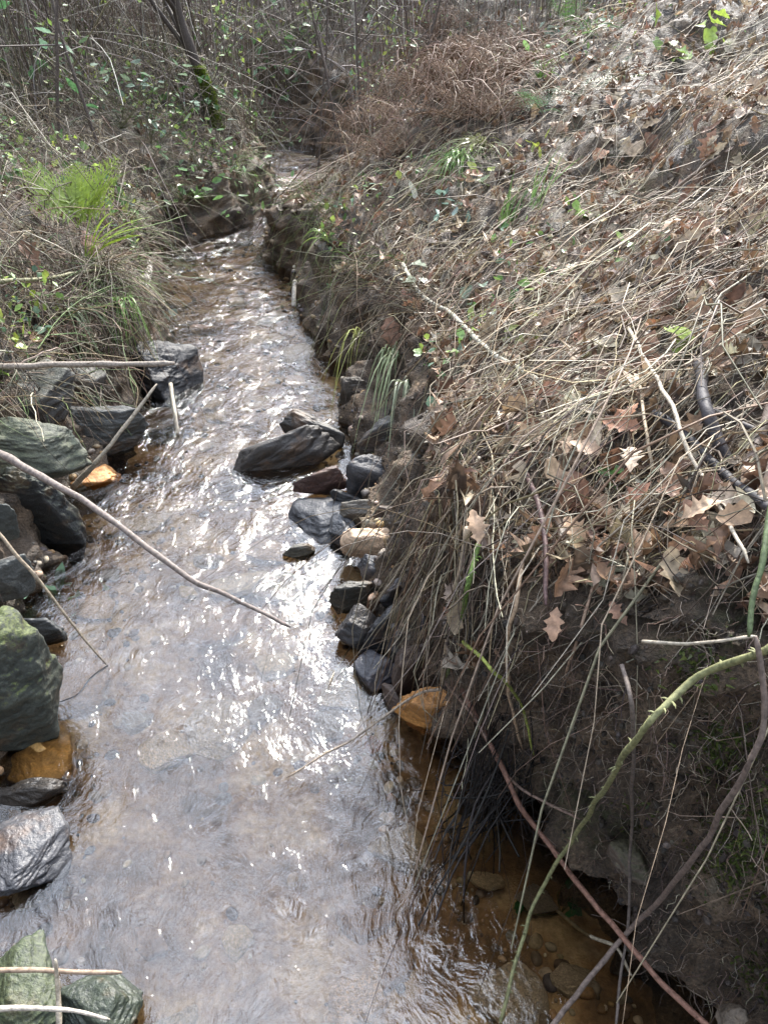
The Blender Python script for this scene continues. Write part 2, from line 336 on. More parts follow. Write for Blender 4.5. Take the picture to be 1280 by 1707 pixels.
# stream bed
def gridxy(x0, x1, y0, y1, dx, kmin=.012):
    xs = np.arange(x0, x1, dx); ys = [y0]
    while ys[-1] < y1: ys.append(ys[-1]+max(kmin, .007*abs(ys[-1])))
    X, Y = np.meshgrid(xs, np.array(ys), indexing='ij'); idx = np.arange(X.size).reshape(X.shape)
    Fq = np.stack([idx[:-1, :-1], idx[1:, :-1], idx[1:, 1:], idx[:-1, 1:]], -1).reshape(-1, 4)
    return X, Y, Fq
X, Y, Fb = gridxy(-3.2, 1.6, -2.5, 10.8, .02, .02)
pb = np.stack([X, Y, X*0], -1)
wlR = np.array([s[0] for s in RS if s[0][1] < 8.5]); wlL = np.array([s[0] for s in LS if s[0][1] < 8.5])
def xr(y): return np.interp(y, wlR[:, 1], wlR[:, 0])
def xl(y): return np.interp(y, wlL[:, 1], wlL[:, 0])
Zb = -.085+fbm(pb, 2.2, 3, 3)*.025+fbm(pb, 12, 3, 8)*.007
Zb = Zb-.03*np.exp(-((X-(xr(Y)+xl(Y))/2)/.35)**2)
VB = np.stack([X, Y, Zb], -1).reshape(-1, 3)
obj('stream_bed', mesh('stream_bed', VB, Fb), M_bed, kind='structure', label='sandy orange brown bed under the shallow water')
# far ground all round, below everything
Vg = np.array([(-140, -140, -.32), (140, -140, -.32), (140, 140, -.32), (-140, 140, -.32)])
obj('ground', mesh('ground', Vg, np.array([[0, 1, 2, 3]])), M_soil, kind='structure', label='dark ground reaching to the horizon')
# hillside rim that closes the view beyond the banks
# water
X, Y, Fw = gridxy(-3.2, 1.6, -2.5, 10.8, .012, .012)
pw = np.stack([X, Y*.7, X*0], -1)
Zw = fbm(pw+fbm(pw, 2, 2, 5)[..., None]*.15, 7, 3, 21)*.0016
mid = np.clip((xr(Y)-X)/.25, 0, 1)
rough_flow = .16+.84*np.clip(mid, 0, 1)**1.2
rough_flow *= np.clip(.75+.5*nz(np.stack([X*1.5, Y*1.2, X*0], -1), 77), .45, 1.1)
rough_flow *= np.interp(Y, [0, 1.0, 1.6, 2.2, 5, 9], [.50, .6, .85, 1.25, 2.3, 4.5])
Zw = Zw*rough_flow
Vw = np.stack([X, Y, Zw], -1).reshape(-1, 3)
obj('water', mesh('water', Vw, Fw, True, np.repeat(rough_flow.reshape(-1, 1), 3, 1)), M_water, kind='structure', label='shallow rippled stream water reflecting a bright cloudy sky')

# surface lookups
def tri(Fq): return np.vstack([Fq[:, :3], Fq[:, [0, 2, 3]]])
allV = np.vstack([VR, VL, VB]); allF = np.vstack([FR, FL+len(VR), Fb+len(VR)+len(VL)])
BV = BVHTree.FromPolygons([tuple(x) for x in allV.tolist()], [tuple(x) for x in allF.tolist()])
DOWN = Vector((0, 0, -1))
def gz(x, y):
    h, n, i, d = BV.ray_cast(Vector((x, y, 6)), DOWN)
    if h is None: return -.1, Vector((0, 0, 1))
    if n.z < 0: n = -n
    return h.z, n
def cast(u, v, off=0.):
    d = Vector(ray(u, v)).normalized(); h, n, i, dist = BV.ray_cast(Vector((0, 0, CAM_H)), d)
    if h is None: h = Vector((0, 0, CAM_H))+d*8; n = Vector((0, 0, 1))
    if n.dot(d) > 0: n = -n
    return np.array(h-d*off), n
def pt(q):
    """(u,v,val): val>=0 height above the water, val<0 that far in front of the bank seen there"""
    u, v, z = q
    return P(u, v, z) if z >= 0 else cast(u, v, -z)[0]

# ------------------------------------------------------------------ rocks
def ico(sub):
    import bmesh
    bm = bmesh.new(); bmesh.ops.create_icosphere(bm, subdivisions=sub, radius=1)
    V = np.array([v.co[:] for v in bm.verts]); Ff = np.array([[v.index for v in f.verts] for f in bm.faces]); bm.free(); return V, Ff
ICO = {k: ico(k) for k in (3, 4, 5, 6)}
def rock_mesh(seed, size, angular=11., sub=5, nplanes=11, rough=.04):
    V, Ff = ICO[sub]; r = np.random.default_rng(seed)
    n = r.normal(size=(nplanes, 3)); n /= np.linalg.norm(n, axis=1, keepdims=True)
    n = np.vstack([n, [[0, 0, 1], [0, 0, -1]]]); n[-2] += r.normal(size=3)*.12
    d = np.concatenate([r.uniform(.62, 1.0, nplanes), [.75, .8]])
    dots = V@n.T
    k = np.where(dots > .05, d/np.maximum(dots, .05), 50.); 
    rad = (np.sum(k**-angular, axis=1))**(-1/angular); rad = np.minimum(rad, 1.35)
    p = V*rad[:, None]
    p = p+V*(fbm(V*rad[:, None]*np.array([1, 1, 2.6]), 2.2, 4, seed % 1000)*rough)[:, None]
    p = p+V*(fbm(V*np.array([1, 1, 5.]), 5, 3, seed % 777)*rough*.45)[:, None]
    ext = (p.max(0)-p.min(0))/2; p = (p-(p.max(0)+p.min(0))/2)/ext
    return mesh('rock', p*np.asarray(size), Ff, True)
GREY = (.10, .10, .105); DARK = (.045, .045, .048); BRN = (.12, .08, .06); G1 = 'dark slate stones piled against the foot of the right bank'; RED = (.13, .07, .055); TAN = (.42, .31, .2); ORG = (.33, .18, .07); BLUE = (.085, .087, .095); GRN = (.13, .14, .10)
def rock(u, v, z, wpx, hpx, lz, color, label, seed, rotz=0, tilt=(0, 0), moss=0., wet=.5, name='rock', group=None, sub=5, angular=20, rough=.06):
    color = tuple(c_*(.8 if sum(color) > .6 else .58) for c_ in color); wpx *= 1.3 if group == G1 else 1.12; hpx *= 1.25 if group == G1 else 1.12; angular = 34; nplanes = 14
    c = P(u, v, z); d = depth(c); sx = wpx/F*d/2; th = PITCH+math.atan((v-853.5)/F)
    sz = lz/2; sy = max((hpx/F*d-lz*math.cos(th))/max(math.sin(th), .2)/2, sx*.35)
    me = rock_mesh(seed, (sx, sy, sz), angular, sub, nplanes, rough=rough)
    o = obj(name, me, M_rock, label=label, cat='rock' if name != 'slab' else 'slab', group=group, color=color)
    o.location = c; o.rotation_euler = (tilt[0], tilt[1], rotz); o['moss'] = float(moss); o['wet'] = float(wet)
    return o
G1_ = 'dark slate stones piled against the foot of the right bank'
rock(468, 752, .035, 165, 95, .17, (.07,.06,.052), 'large dark brown wedge shaped rock standing in the middle of the stream, pointing left', 101, .35, (.1, -.38), wet=.6, angular=20)
rock(522, 722, .03, 105, 62, .13, (.075,.068,.06), 'dark grey slab leaning right just behind the large wedge rock in the stream', 102, -.35, (0, .3), wet=.6, angular=20)
rock(534, 800, .05, 74, 52, .11, RED, 'reddish brown rounded rock right of the large wedge rock tip', 103, .2, wet=.5, group=G1)
rock(540, 862, .015, 105, 80, .07, BLUE, 'flat wet blue grey slate sloping into the water below the reddish rock', 104, -.4, (.1, -.1), wet=.8, group=G1, angular=20)
rock(626, 800, .07, 92, 80, .17, (.13,.13,.14), 'smooth light grey block behind the hanging green grass', 105, .25, (0, .35), group=G1, angular=18)
rock(606, 858, .06, 66, 48, .1, (.17,.15,.12), 'small striped grey stone above the pale tan stone', 106, .1, group=G1)
rock(634, 908, .065, 104, 64, .12, (.78,.56,.38), 'pale tan flat topped stone, brightest of the pile by the bank', 107, -.15, (.1, 0), wet=.2, group=G1)
rock(500, 920, .005, 52, 34, .06, (.13,.12,.09), 'small pyramid stone standing alone in the open water', 108, .4)
rock(636, 958, .045, 74, 46, .09, BLUE, 'small blue grey stone directly below the pale tan stone', 109, -.4, wet=.7, group=G1)
rock(592, 992, .03, 68, 50, .10, (.085,.08,.065), 'dark rounded stone at the water edge, rusty on its right side', 110, .2, wet=.7, group=G1)
rock(672, 990, .06, 70, 50, .11, (.07,.07,.075), 'dark stone tucked behind the hanging stems, right of the blue grey stone', 111, .6, wet=.6, group=G1)
rock(602, 1052, .03, 62, 76, .12, (.06,.055,.055), 'upright black brown stone with its foot in the water', 112, -.2, (0, .2), wet=.7, group=G1)
rock(655, 1048, .05, 100, 62, .13, DARK, 'black jagged stone in the shade, lowest of the piled dark stones', 113, .5, wet=.8, group=G1, angular=20)
rock(632, 1120, .0, 66, 82, .08, (.06,.06,.075), 'wet bluish slab half under water above the orange stone', 114, .1, (0, -.3), wet=.9, group=G1, angular=20)
rock(693, 1112, .07, 70, 86, .14, BRN, 'brown block against the bank above the orange stone', 115, .3, wet=.4, group=G1)
rock(708, 1190, .04, 104, 80, .15, (.6,.29,.09), 'rusty orange stone below the stem bundle at the bank foot', 116, -.2, wet=.4, rough=.09)
rock(572, 888, .02, 46, 62, .08, (.06,.065,.075), 'thin dark slate shard beside the pale tan stone', 117, .5, (0, -.5), wet=.8, group=G1, angular=20)
rock(735, 720, .2, 80, 60, .12, (.09,.07,.06), 'brown stone set in the bank right of the hanging grass', 118, .3, wet=.3)
rock(705, 822, .16, 60, 46, .09, RED, 'small red brown stone in the bank between grass and stems', 119, .1, wet=.3)
rock(600, 668, .06, 60, 60, .2, (.1,.08,.06), 'brown stone at the bank foot above the white water pool', 120, .1, wet=.4)
G2 = 'rocks along the left water edge'
rock(270, 618, .05, 130, 115, .22, (.03,.03,.033), 'black angular rock overhung by grass at the left water edge', 121, -.4, (.1, .35), wet=.5, group=G2, angular=20, sub=6)
rock(178, 712, .08, 122, 112, .2, (.12,.125,.12), 'grey slate block with pale flat top left of the stream', 122, .25, (.05, .12), wet=.3, group=G2, angular=22, sub=6)
rock(52, 745, .25, 170, 115, .16, (.15,.16,.12), 'large greenish slab lying at the left edge under the branch', 123, .3, (.25, .15), moss=.35, wet=.2, group=G2, angular=22, sub=6)
rock(62, 860, .08, 140, 150, .34, (.028,.03,.03), 'black boulder coloured as the shaded front face of the greenish slab', 124, -.1, moss=.2, wet=.4, group=G2, sub=6)  # near-black rock for the slab's dark face, shade put into its colour
rock(16, 965, .13, 72, 68, .14, (.17,.18,.17), 'pale grey stone on top of the mossy boulder', 125, .3, wet=.1, group=G2)
rock(3, 868, .22, 46, 66, .14, (.11,.12,.11), 'grey stone beside the black boulder at the picture edge', 126, .3, wet=.1, group=G2)
rock(4, 1140, .14, 165, 300, .42, (.09,.10,.08), 'big round boulder with yellow green moss on top', 127, -.2, (0, .1), moss=1., wet=.1, group=G2, sub=6, angular=9, rough=.05)
rock(62, 1052, .03, 80, 66, .1, (.05,.055,.055), 'dark wet stone behind the mossy boulder under ivy leaves', 128, .2, wet=.8, group=G2)
rock(66, 1262, -.03, 105, 120, .07, (.62,.36,.12), 'tan block under water at the foot of the mossy boulder', 129, .3, group=G2, angular=24)
rock(45, 1418, .02, 125, 140, .07, (.12,.12,.13), 'flat shiny grey slab at the lower left water edge', 130, .35, (.05, .08), wet=.9, name='slab', angular=24, sub=6)
rock(48, 1325, .005, 110, 44, .06, (.06,.05,.04), 'narrow wet dark stone above the shiny grey slab', 131, .15, wet=.9)
rock(38, 1660, .05, 130, 190, .11, (.07,.09,.06), 'mossy dark slab under two sticks in the lower left corner', 132, .2, (0, .05), moss=.4, wet=.5, name='slab', angular=20, sub=6)
rock(165, 1680, .03, 125, 130, .09, (.055,.07,.058), 'dark green slab beside the mossy corner slab', 133, -.3, (0, .08), moss=.15, wet=.7, name='slab', angular=20, sub=6)
rock(155, 800, -.005, 85, 50, .07, (.6,.28,.09), 'orange stone just under water below the grey slate block', 134, .3, group=G2)
rock(268, 700, -.04, 100, 44, .06, (.2,.13,.08), 'brown flat stone under water beside the black angular rock', 135, .2, group=G2)
rock(1232, 1312, .35, 70, 110, .14, (.2,.2,.1), 'mossy yellow stone sticking out of the soil wall', 136, .1, (.2, 0), moss=.9)
rock(1275, 1512, .2, 46, 70, .08, (.38,.27,.16), 'pale tan stone in the soil wall at the right edge', 137, .1)
rock(900, 905, .66, 80, 60, .09, (.1,.09,.065), 'layered brown stone embedded under the bank lip', 138, .1, (0, 0), group='layered stones embedded under the bank lip', angular=22)
rock(1030, 935, .66, 90, 60, .08, (.12,.11,.07), 'layered ochre stone embedded right of the brown one', 139, .1, (0, 0), group='layered stones embedded under the bank lip', angular=22)
for i, (u, v, z, w_, h_, lz, c, lb) in enumerate([
 (580, 838, .04, 50, 40, .08, DARK, 'little black stone between the reddish rock and the striped one'), (660, 862, .09, 60, 50, .09, BRN, 'brown stone half buried behind the striped stone'),
 (670, 935, .07, 56, 46, .09, RED, 'rusty stone right of the pale tan stone'), (620, 1010, .03, 44, 36, .07, (.2,.1,.05), 'rust coloured stone between the dark water edge stones'),
 (700, 1030, .1, 80, 60, .12, DARK, 'black stone deep in shade behind the hanging stems'), (665, 1085, .05, 70, 50, .1, (.06,.055,.05), 'dark stone over the bluish slab'), (655, 1165, .01, 50, 46, .07, BRN, 'brown wet stone left of the orange one'),
 (700, 900, .12, 60, 70, .12, (.11,.08,.065), 'brown lump of the bank foot right of the pale tan stone'), (640, 730, .1, 70, 70, .16, (.13,.12,.11), 'grey stone above the light grey block')]):
    rock(u, v, z, w_, h_, lz, c, lb, 160+i, .4*i, (0, .2), wet=.6, group=G1)
for i, (u, v, w_, h_, c, lb) in enumerate([(55, 655, 130, 80, (.05,.048,.045), 'broad dark filler stone added to darken the hollow under the level stick'), (135, 640, 80, 70, (.06,.055,.05), 'dark filler stone added for shade between the hollow and the black angular rock'), (10, 610, 70, 60, (.07,.06,.05), 'brown black filler stone added at the left edge behind the level stick')]):  # dark filler stones, added so the lit hollow reads as shade
    p_, n_ = cast(u, v, -.02); d_ = depth(p_); o = obj('rock', rock_mesh(760+i, (w_/F*d_/2, w_/F*d_/2.2, h_/F*d_/2), 30, 5, 13, rough=.06), M_rock, label=lb, cat='rock', group=G2, color=c); o.location = p_; o.rotation_euler = (.1, .1, i*.9); o['moss'] = .2; o['wet'] = .4
for i, (u, v, w_, h_, c, lb) in enumerate([(1120, 1200, 44, 34, (.22,.18,.13), 'small tan stone in the soil wall above the curved brown branch'), (960, 1215, 40, 30, (.14,.12,.1), 'grey stone in the soil wall beneath the single oak leaf'), (1190, 1470, 52, 44, (.2,.16,.11), 'brown stone in the soil wall beside the brown branch'),
 (1060, 1440, 80, 66, (.13,.10,.075), 'rounded lump of pale soil and stone behind the thin wiry stem'), (1230, 1700, 70, 60, (.2,.16,.12), 'stone at the foot of the soil wall in the lower right corner'), (1000, 1120, 36, 28, (.12,.1,.08), 'dark pebble in the soil wall right of the single oak leaf')]):
    p_, n_ = cast(u, v, -.012); d_ = depth(p_); o = obj('rock', rock_mesh(700+i, (w_/F*d_/2, w_/F*d_/2.4, h_/F*d_/2), 26, 5, 13, rough=.08), M_rock, label=lb, cat='rock', group='stones embedded in the near soil wall', color=c); o.location = p_; o.rotation_euler = (0, 0, i*.7); o['moss'] = .4*(i % 2); o['wet'] = .2
# stones lying on the bed under the water
spots = []; seen_b = set()
k = 0; rr = random.Random(5)
meshes_bed = [rock_mesh(300+i, (1, 1, 1), 26, 5, 13, rough=.07) for i in range(6)]
while len(spots) < 110 and k < 4000:
    k += 1; y = .35+rr.random()**1.3*6; x = rr.uniform(float(xl(y))-.05, float(xr(y))+.15); r_ = rr.uniform(.02, .078)*(1.3 if y > 1 else 1)
    if any((x-a)**2+(y-b)**2 < (.8*(r_+c))**2 for a, b, c in spots): continue
    spots.append((x, y, r_))
for i, (x, y, r_) in enumerate(spots):
    z, _ = gz(x, y); z = min(z, -.07)
    tone, tn_ = rr.choice([((.38,.25,.13), 'rusty tan'), ((.46,.36,.24), 'sandy'), ((.25,.15,.08), 'dark orange brown'), ((.33,.27,.2), 'grey tan'), ((.2,.17,.14), 'dull grey'), ((.5,.42,.32), 'pale')])
    fr_ = (x-float(xl(y)))/(float(xr(y))-float(xl(y))); sw_ = 'small' if r_ < .045 else 'medium' if r_ < .07 else 'large'
    zn_ = ('near left edge' if fr_ < .33 else 'in mid stream' if fr_ < .66 else 'near right bank')+(' by the bramble stem' if y < .75 else ' below the mossy boulder' if y < 1.05 else ' beside the mossy boulder' if y < 1.5 else ' by the branch tip' if y < 1.9 else ' at the stone pile' if y < 2.4 else ' below the wedge rock' if y < 2.9 else ' above the wedge rock' if y < 3.6 else ' at the far narrows')
    lb = f'{sw_} {tn_} sunken stone {zn_}'; tr_ = 0
    while lb in seen_b and tr_ < 40:
        tr_ += 1; tone, tn_ = rr.choice([((.38,.25,.13), 'rusty tan'), ((.46,.36,.24), 'sandy'), ((.25,.15,.08), 'dark orange brown'), ((.33,.27,.2), 'grey tan'), ((.2,.17,.14), 'dull grey'), ((.5,.42,.32), 'pale'), ((.14,.12,.10), 'blackish'), ((.42,.26,.16), 'reddish tan')])
        lb = f'{sw_} {tn_} sunken stone {zn_}'
    seen_b.add(lb)
    o = obj('bed_stone', meshes_bed[i % 6], M_rock, label=lb, cat='stone', group='submerged stones scattered over the stream bed', color=tuple(x*1.4 for x in tone))
    hz = min(.028, r_*.35); o.location = (x, y, z+hz*.4); o.scale = (r_*rr.uniform(.9, 1.3), r_*rr.uniform(.7, 1), hz); o.rotation_euler = (0, 0, rr.random()*6.3)
    o['moss'] = 0.; o['wet'] = .2

# ------------------------------------------------------------------ stick builder
def stick(name, label, pts, px, color, taper=.55, cat='stick', group=None, bumps=0, thorns=0, wob=.0035, mat=None, parent=None, sides=8, n=None):
    C = np.array([pt(q) for q in pts]); n = n or max(14, len(pts)*7); C = cat_rom(C, n)
    sd_ = abs(hash(label)) % 1000 if False else int(sum(ord(c)*(i+3) for i, c in enumerate(label)) % 997)
    C = C+np.stack([fbm(C, 14, 2, sd_+j*3) for j in range(3)], 1)*wob
    d = np.array([depth(c) for c in C]); r0 = px/2/F*d.mean()
    t = np.linspace(0, 1, n); R = r0*(1.15-taper*t)*(1+.12*fbm(C, 60, 2, sd_)); R[-1] *= .5
    Vv, Ff = tube_arrays(C[None], R[None], sides)
    Vs = [Vv]; Fs = [Ff]; off = len(Vv)
    r = np.random.default_rng(sd_)
    for _ in range(thorns+bumps):
        i = r.integers(2, n-2); a = C[i]; tdir = C[i+1]-C[i]; tdir /= np.linalg.norm(tdir)
        q = np.cross(tdir, r.normal(size=3)); q /= np.linalg.norm(q)
        ln = R[i]*(r.uniform(2, 3.2) if thorns else r.uniform(1.6, 2.2)); cc_ = np.stack([a+q*R[i]*.6, a+q*ln*.7+tdir*ln*.1, a+q*ln+tdir*ln*(.35 if thorns else .1)])
        v2, f2 = tube_arrays(cc_[None], np.array([[R[i]*.45, R[i]*.3, R[i]*.05]]), 5); Vs.append(v2); Fs.append(f2+off); off += len(v2)
    # cut ends
    caps = [np.arange(sides)[None, ::-1], (len(Vv)-sides+np.arange(sides))[None]]
    V_ = np.vstack(Vs); org = C[0].copy(); V_ = V_-org
    me = mesh(name, V_, [np.vstack(Fs)]+caps, True)
    o = obj(name, me, mat or M_bark_o, parent=parent, label=label, cat=cat if parent is None else None, group=group, color=color)
    o.location = org; return o
W1 = (.30, .24, .19); PALE = (.46, .40, .31); DK = (.035, .028, .026); RBR = (.16, .085, .065); OLV = (.16, .19, .06); GG = (.13, .20, .05)
stick('branch', 'long bare branch reaching from the left edge out over the water', [(-60,728,.52),(0,757,.50),(70,795,.47),(180,862,.43),(312,960,.36),(380,992,.32),(485,1047,.27)], 14, (.22,.18,.155), .75, 'branch', bumps=3)
stick('branch', 'straight pale stick lying level at the left edge above the black rock', [(-40,612,.42),(120,608,.42),(292,606,.42)], 10, (.33,.28,.23), .2, 'branch')
stick('twig', 'thin pale stick leaning on the grey slate block', [(122,812,.05),(180,748,.2),(262,640,.38)], 9, PALE, .6, 'twig')
stick('twig', 'thin curved twig dipping from the left edge towards the water', [(-20,870,.45),(60,960,.32),(105,1022,.22),(178,1110,.05)], 6, (.35,.28,.2), .6, 'twig')
stick('twig', 'dark crooked twig lying half in the water below the ivy leaves', [(178,1108,.0),(150,1130,.0),(125,1160,.0),(75,1178,.0)], 3.5, DK, .5, 'twig')
stick('stick', 'brown stick lying level across the mossy corner slab', [(-10,1618,.14),(90,1619,.14),(202,1621,.13)], 8, (.33,.24,.17), .2)
stick('stick', 'pale forked stick standing up between the corner slabs', [(100,1720,.1),(100,1650,.14),(92,1600,.2)], 9, PALE, .5)
stick('stick', 'white broken stick at the bottom left corner', [(-10,1682,.15),(110,1684,.15),(182,1696,.13)], 9, (.5,.44,.36), .6)
stick('bramble_stem', 'thick green thorny bramble stem arching down to the water at lower right', [(1330,1050,-.2),(1280,1082,-.16),(1160,1130,-.16),(1070,1220,-.2),(1010,1310,-.22),(960,1390,-.22),(900,1490,-.2),(862,1590,-.16),(832,1720,-.08)], 10, (.23,.23,.11), .45, 'bramble', thorns=44)
stick('branch', 'brown curved branch crossing the green bramble stem at lower right', [(905,1725,-.22),(1040,1560,-.24),(1150,1440,-.24),(1240,1285,-.2),(1275,1170,-.18),(1262,1062,-.16)], 10, (.19,.145,.12), .35, 'branch', bumps=2)
stick('stem', 'long reddish stem running down right below the lip to the bottom edge', [(770,1150,-.05),(840,1290,-.14),(905,1395,-.18),(990,1505,-.26),(1090,1625,-.28),(1185,1715,-.28)], 9, (.26,.14,.10), .2, 'stem', bumps=4)
stick('stem', 'thin wiry stem hanging straight down the soil wall at lower right', [(1040,1110,-.05),(1056,1200,-.12),(1050,1400,-.16),(1045,1560,-.16),(1024,1720,-.12)], 6, (.16,.13,.11), .3, 'stem')
stick('bramble_stem', 'upright green stem at the right edge below the lip', [(1290,820,-.12),(1264,950,-.13),(1247,1060,-.1)], 10, (.10,.13,.06), .2, 'bramble')
stick('stick', 'pale straight stick lying level on the dark soil at the right', [(1070,1068,-.03),(1160,1068,-.06),(1262,1064,-.05)], 6, PALE, .3)
stick('twig', 'pale thin twig reaching from the orange stone out over the water', [(735,1150,-.05),(690,1160,.12),(600,1222,.08),(478,1297,.02)], 5, (.38,.3,.22), .6, 'twig')
stick('twig', 'long straight pale straw crossing the piled stones down to the water', [(800,760,-.15),(690,915,-.14),(610,1035,-.1),(545,1145,.01)], 5, PALE, .6, 'twig')
stick('stem', 'whitish bent stem draped along the lip of the bank', [(672,440,-.08),(700,490,-.10),(750,522,-.11),(810,580,-.11),(860,612,-.10),(935,655,-.09),(985,688,-.05)], 8, (.42,.40,.32), .3, 'stem')
stick('branch', 'short black charred branch standing at the right edge of the litter', [(1163,605,-.11),(1175,670,-.10),(1195,725,-.09),(1222,782,-.05)], 19, (.05,.045,.048), .1, 'branch', bumps=2)
stick('branch', 'long black branch lying from the litter down to the right edge', [(1090,690,-.05),(1150,730,-.08),(1200,790,-.09),(1290,848,-.09)], 14, (.045,.042,.045), .1, 'branch', bumps=3)
stick('branch', 'thin dark branch lying level behind the black charred branch', [(1180,684,-.04),(1225,702,-.05),(1290,726,-.05)], 11, (.09,.08,.08), .4, 'branch')
stick('stick', 'flat grey brown stick rising at the right edge', [(1240,800,-.04),(1262,735,-.07),(1290,670,-.08)], 18, (.22,.17,.14), .2)
stick('stem', 'longest straight pale stem slanting down across the leaf litter', [(1045,545,-.09),(1110,665,-.12),(1170,790,-.12),(1250,940,-.09)], 7, PALE, .4, 'stem')
stick('stem', 'second pale stem beside the longest one in the leaf litter', [(1060,570,-.04),(1070,680,-.06),(1090,790,-.05)], 6, (.45,.36,.25), .4, 'stem')
stick('stem', 'dark red brown stem hanging over the lip above the single oak leaf', [(815,640,-.04),(870,770,-.07),(905,880,-.08),(912,1010,-.05)], 9, (.10,.06,.055), .4, 'stem')
stick('twig', 'dark twig slanting through the litter left of the small green leaf', [(1010,735,-.04),(965,800,-.05),(930,862,-.03)], 7, (.10,.065,.055), .4, 'twig')
stick('twig', 'yellow green shoot hanging in front of the dark soil wall', [(770,1070,-.06),(820,1120,-.1),(865,1170,-.12),(890,1258,-.1)], 6, (.30,.34,.08), .4, 'twig')
stick('stem', 'stiff straw coloured stem leaning down left below the lip', [(890,860,-.06),(860,1000,-.08),(845,1130,-.08),(870,1250,-.06)], 6, (.5,.36,.24), .3, 'stem')
stick('stem', 'green lower stem of the hanging bundle beside the orange stone', [(800,905,-.06),(775,1010,-.08),(742,1130,-.07)], 8, GG, .3, 'stem', thorns=10)
stick('stem', 'thick tan straw in the middle of the hanging bundle', [(780,880,-.08),(755,1000,-.1),(735,1140,-.08)], 8, (.48,.38,.27), .3, 'stem')
stick('twig', 'fine pale stem slanting below the single oak leaf', [(1000,930,-.03),(960,1080,-.06),(930,1170,-.03)], 5, (.4,.28,.2), .3, 'twig')
stick('stem', 'curved brown stem falling from the bundle to the black root mat', [(745,1140,-.06),(800,1210,-.1),(850,1300,-.12),(965,1365,-.08)], 6, (.25,.17,.13), .4, 'stem')
stick('twig', 'pale root twisting over the shaded water at lower right', [(930,1520,-.06),(980,1560,-.1),(1030,1580,-.12),(1060,1640,-.08)], 6, (.33,.28,.2), .4, 'root')
stick('stick', 'short white stick poking up from the water near the right bank foot', [(490,512,.0),(490,490,.05),(492,468,.1)], 7, (.5,.45,.38), .1)
stick('twig', 'pale root hanging to the water beside the black angular rock', [(285,640,.12),(292,690,.06),(296,726,.0)], 6, PALE, .2, 'root')
stick('branch', 'white bleached stick standing in the grass above the black rock', [(250,440,-.1),(243,480,-.08)], 12, (.5,.46,.4), .1, 'branch')
stick('stem', 'long dry straw lying across the left brambles', [(-10,470,-.2),(90,462,-.2),(175,446,-.15)], 6, (.27,.26,.15), .2, 'stem')
stick('branch', 'thin brown stem rising steeply out of the upper litter', [(1005,560,-.02),(1090,375,-.04),(1128,435,-.02)], 5, (.2,.14,.1), .3, 'branch')
stick('branch', 'long thin branch lying up the slope to the upper right', [(930,470,-.03),(1040,375,-.06),(1200,260,-.05)], 7, (.2,.15,.11), .4, 'branch')
stick('branch', 'dark thorny branch low among the upper right leaves', [(1145,60,-.05),(1180,95,-.08),(1220,105,-.06),(1290,95,-.05)], 7, (.13,.09,.07), .4, 'branch')

# ------------------------------------------------------------------ leaf templates
def leaf_template(kind, n=10, seed=0, curl=1.):
    r = np.random.default_rng(seed); t = np.linspace(0, 1, n)
    if kind == 'oak': env = np.sin(np.clip(t*1.02, 0, 1)**1.25*math.pi)**.75; wd = .30*env*(.74+.26*np.cos(2*math.pi*(4.2*t+.1)))+.012
    elif kind == 'long': wd = .115*np.sin(t*math.pi)**.8+.004
    elif kind == 'round': wd = .36*np.sin(t**.85*math.pi)**.6*(1+.06*r.normal(size=n))+.01
    elif kind == 'ivy': wd = .42*np.sin(t**.7*math.pi)**.8*(.8+.25*np.cos(2*math.pi*(2.1*t)))+.01
    else: wd = .22*np.sin(t**.8*math.pi)**.9+.006
    wl_ = wd*(1+.12*r.normal(size=n)); wr_ = wd*(1+.12*r.normal(size=n))
    c1, c2, c3 = r.uniform(-.5, .8)*curl, r.uniform(.2, 1.6)*curl*r.choice([-1, 1], p=[.3, .7]), r.uniform(-1, 1)*curl
    V = []
    for i, ti in enumerate(t):
        for x_ in (-wl_[i], 0, wr_[i]):
            y_ = ti-.5; z_ = c1*y_*y_*.6+c2*x_*x_*1.6+c3*x_*y_*.9+.04*curl*r.normal()*(abs(x_)*3)
            V.append((x_, y_, z_+(abs(x_)*.12)))
    V = np.array(V); idx = np.arange(n*3).reshape(n, 3)
    Fq = np.stack([idx[:-1, :-1], idx[1:, :-1], idx[1:, 1:], idx[:-1, 1:]], -1).reshape(-1, 4)
    return V, Fq
def place_templates(temps, which, pos, rot, scale):
    """rot [N,3,3]; returns V,F"""
    Vs, Fs, order = [], [], []; off = 0
    for k_, (tv, tf) in enumerate(temps):
        s_ = np.where(which == k_)[0]
        if not len(s_): continue
        v = np.einsum('nij,vj->nvi', rot[s_]*scale[s_, None, None], tv)+pos[s_, None]
        f = tf[None]+(np.arange(len(s_))*len(tv))[:, None, None]+off
        Vs.append(v.reshape(-1, 3)); Fs.append(f.reshape(-1, tf.shape[1])); order.append(np.repeat(s_, len(tv))); off += v.shape[0]*v.shape[1]
    return np.vstack(Vs), np.vstack(Fs), np.concatenate(order)
def frames(nrm, yaw):
    """rotation matrices whose z axis is nrm"""
    nrm = nrm/np.linalg.norm(nrm, axis=1, keepdims=True)
    a = np.stack([np.cos(yaw), np.sin(yaw), yaw*0], 1); x = a-nrm*np.sum(a*nrm, 1, keepdims=True); x /= np.linalg.norm(x, axis=1, keepdims=True)+1e-9
    y = np.cross(nrm, x); return np.stack([x, y, nrm], 2)
BROWNS = np.array([1.06, 1., .85])*np.array([(.24,.155,.11), (.30,.22,.165), (.18,.115,.085), (.40,.33,.27), (.12,.08,.06), (.22,.14,.11), (.33,.25,.195), (.50,.46,.41), (.26,.16,.115), (.09,.065,.05)])
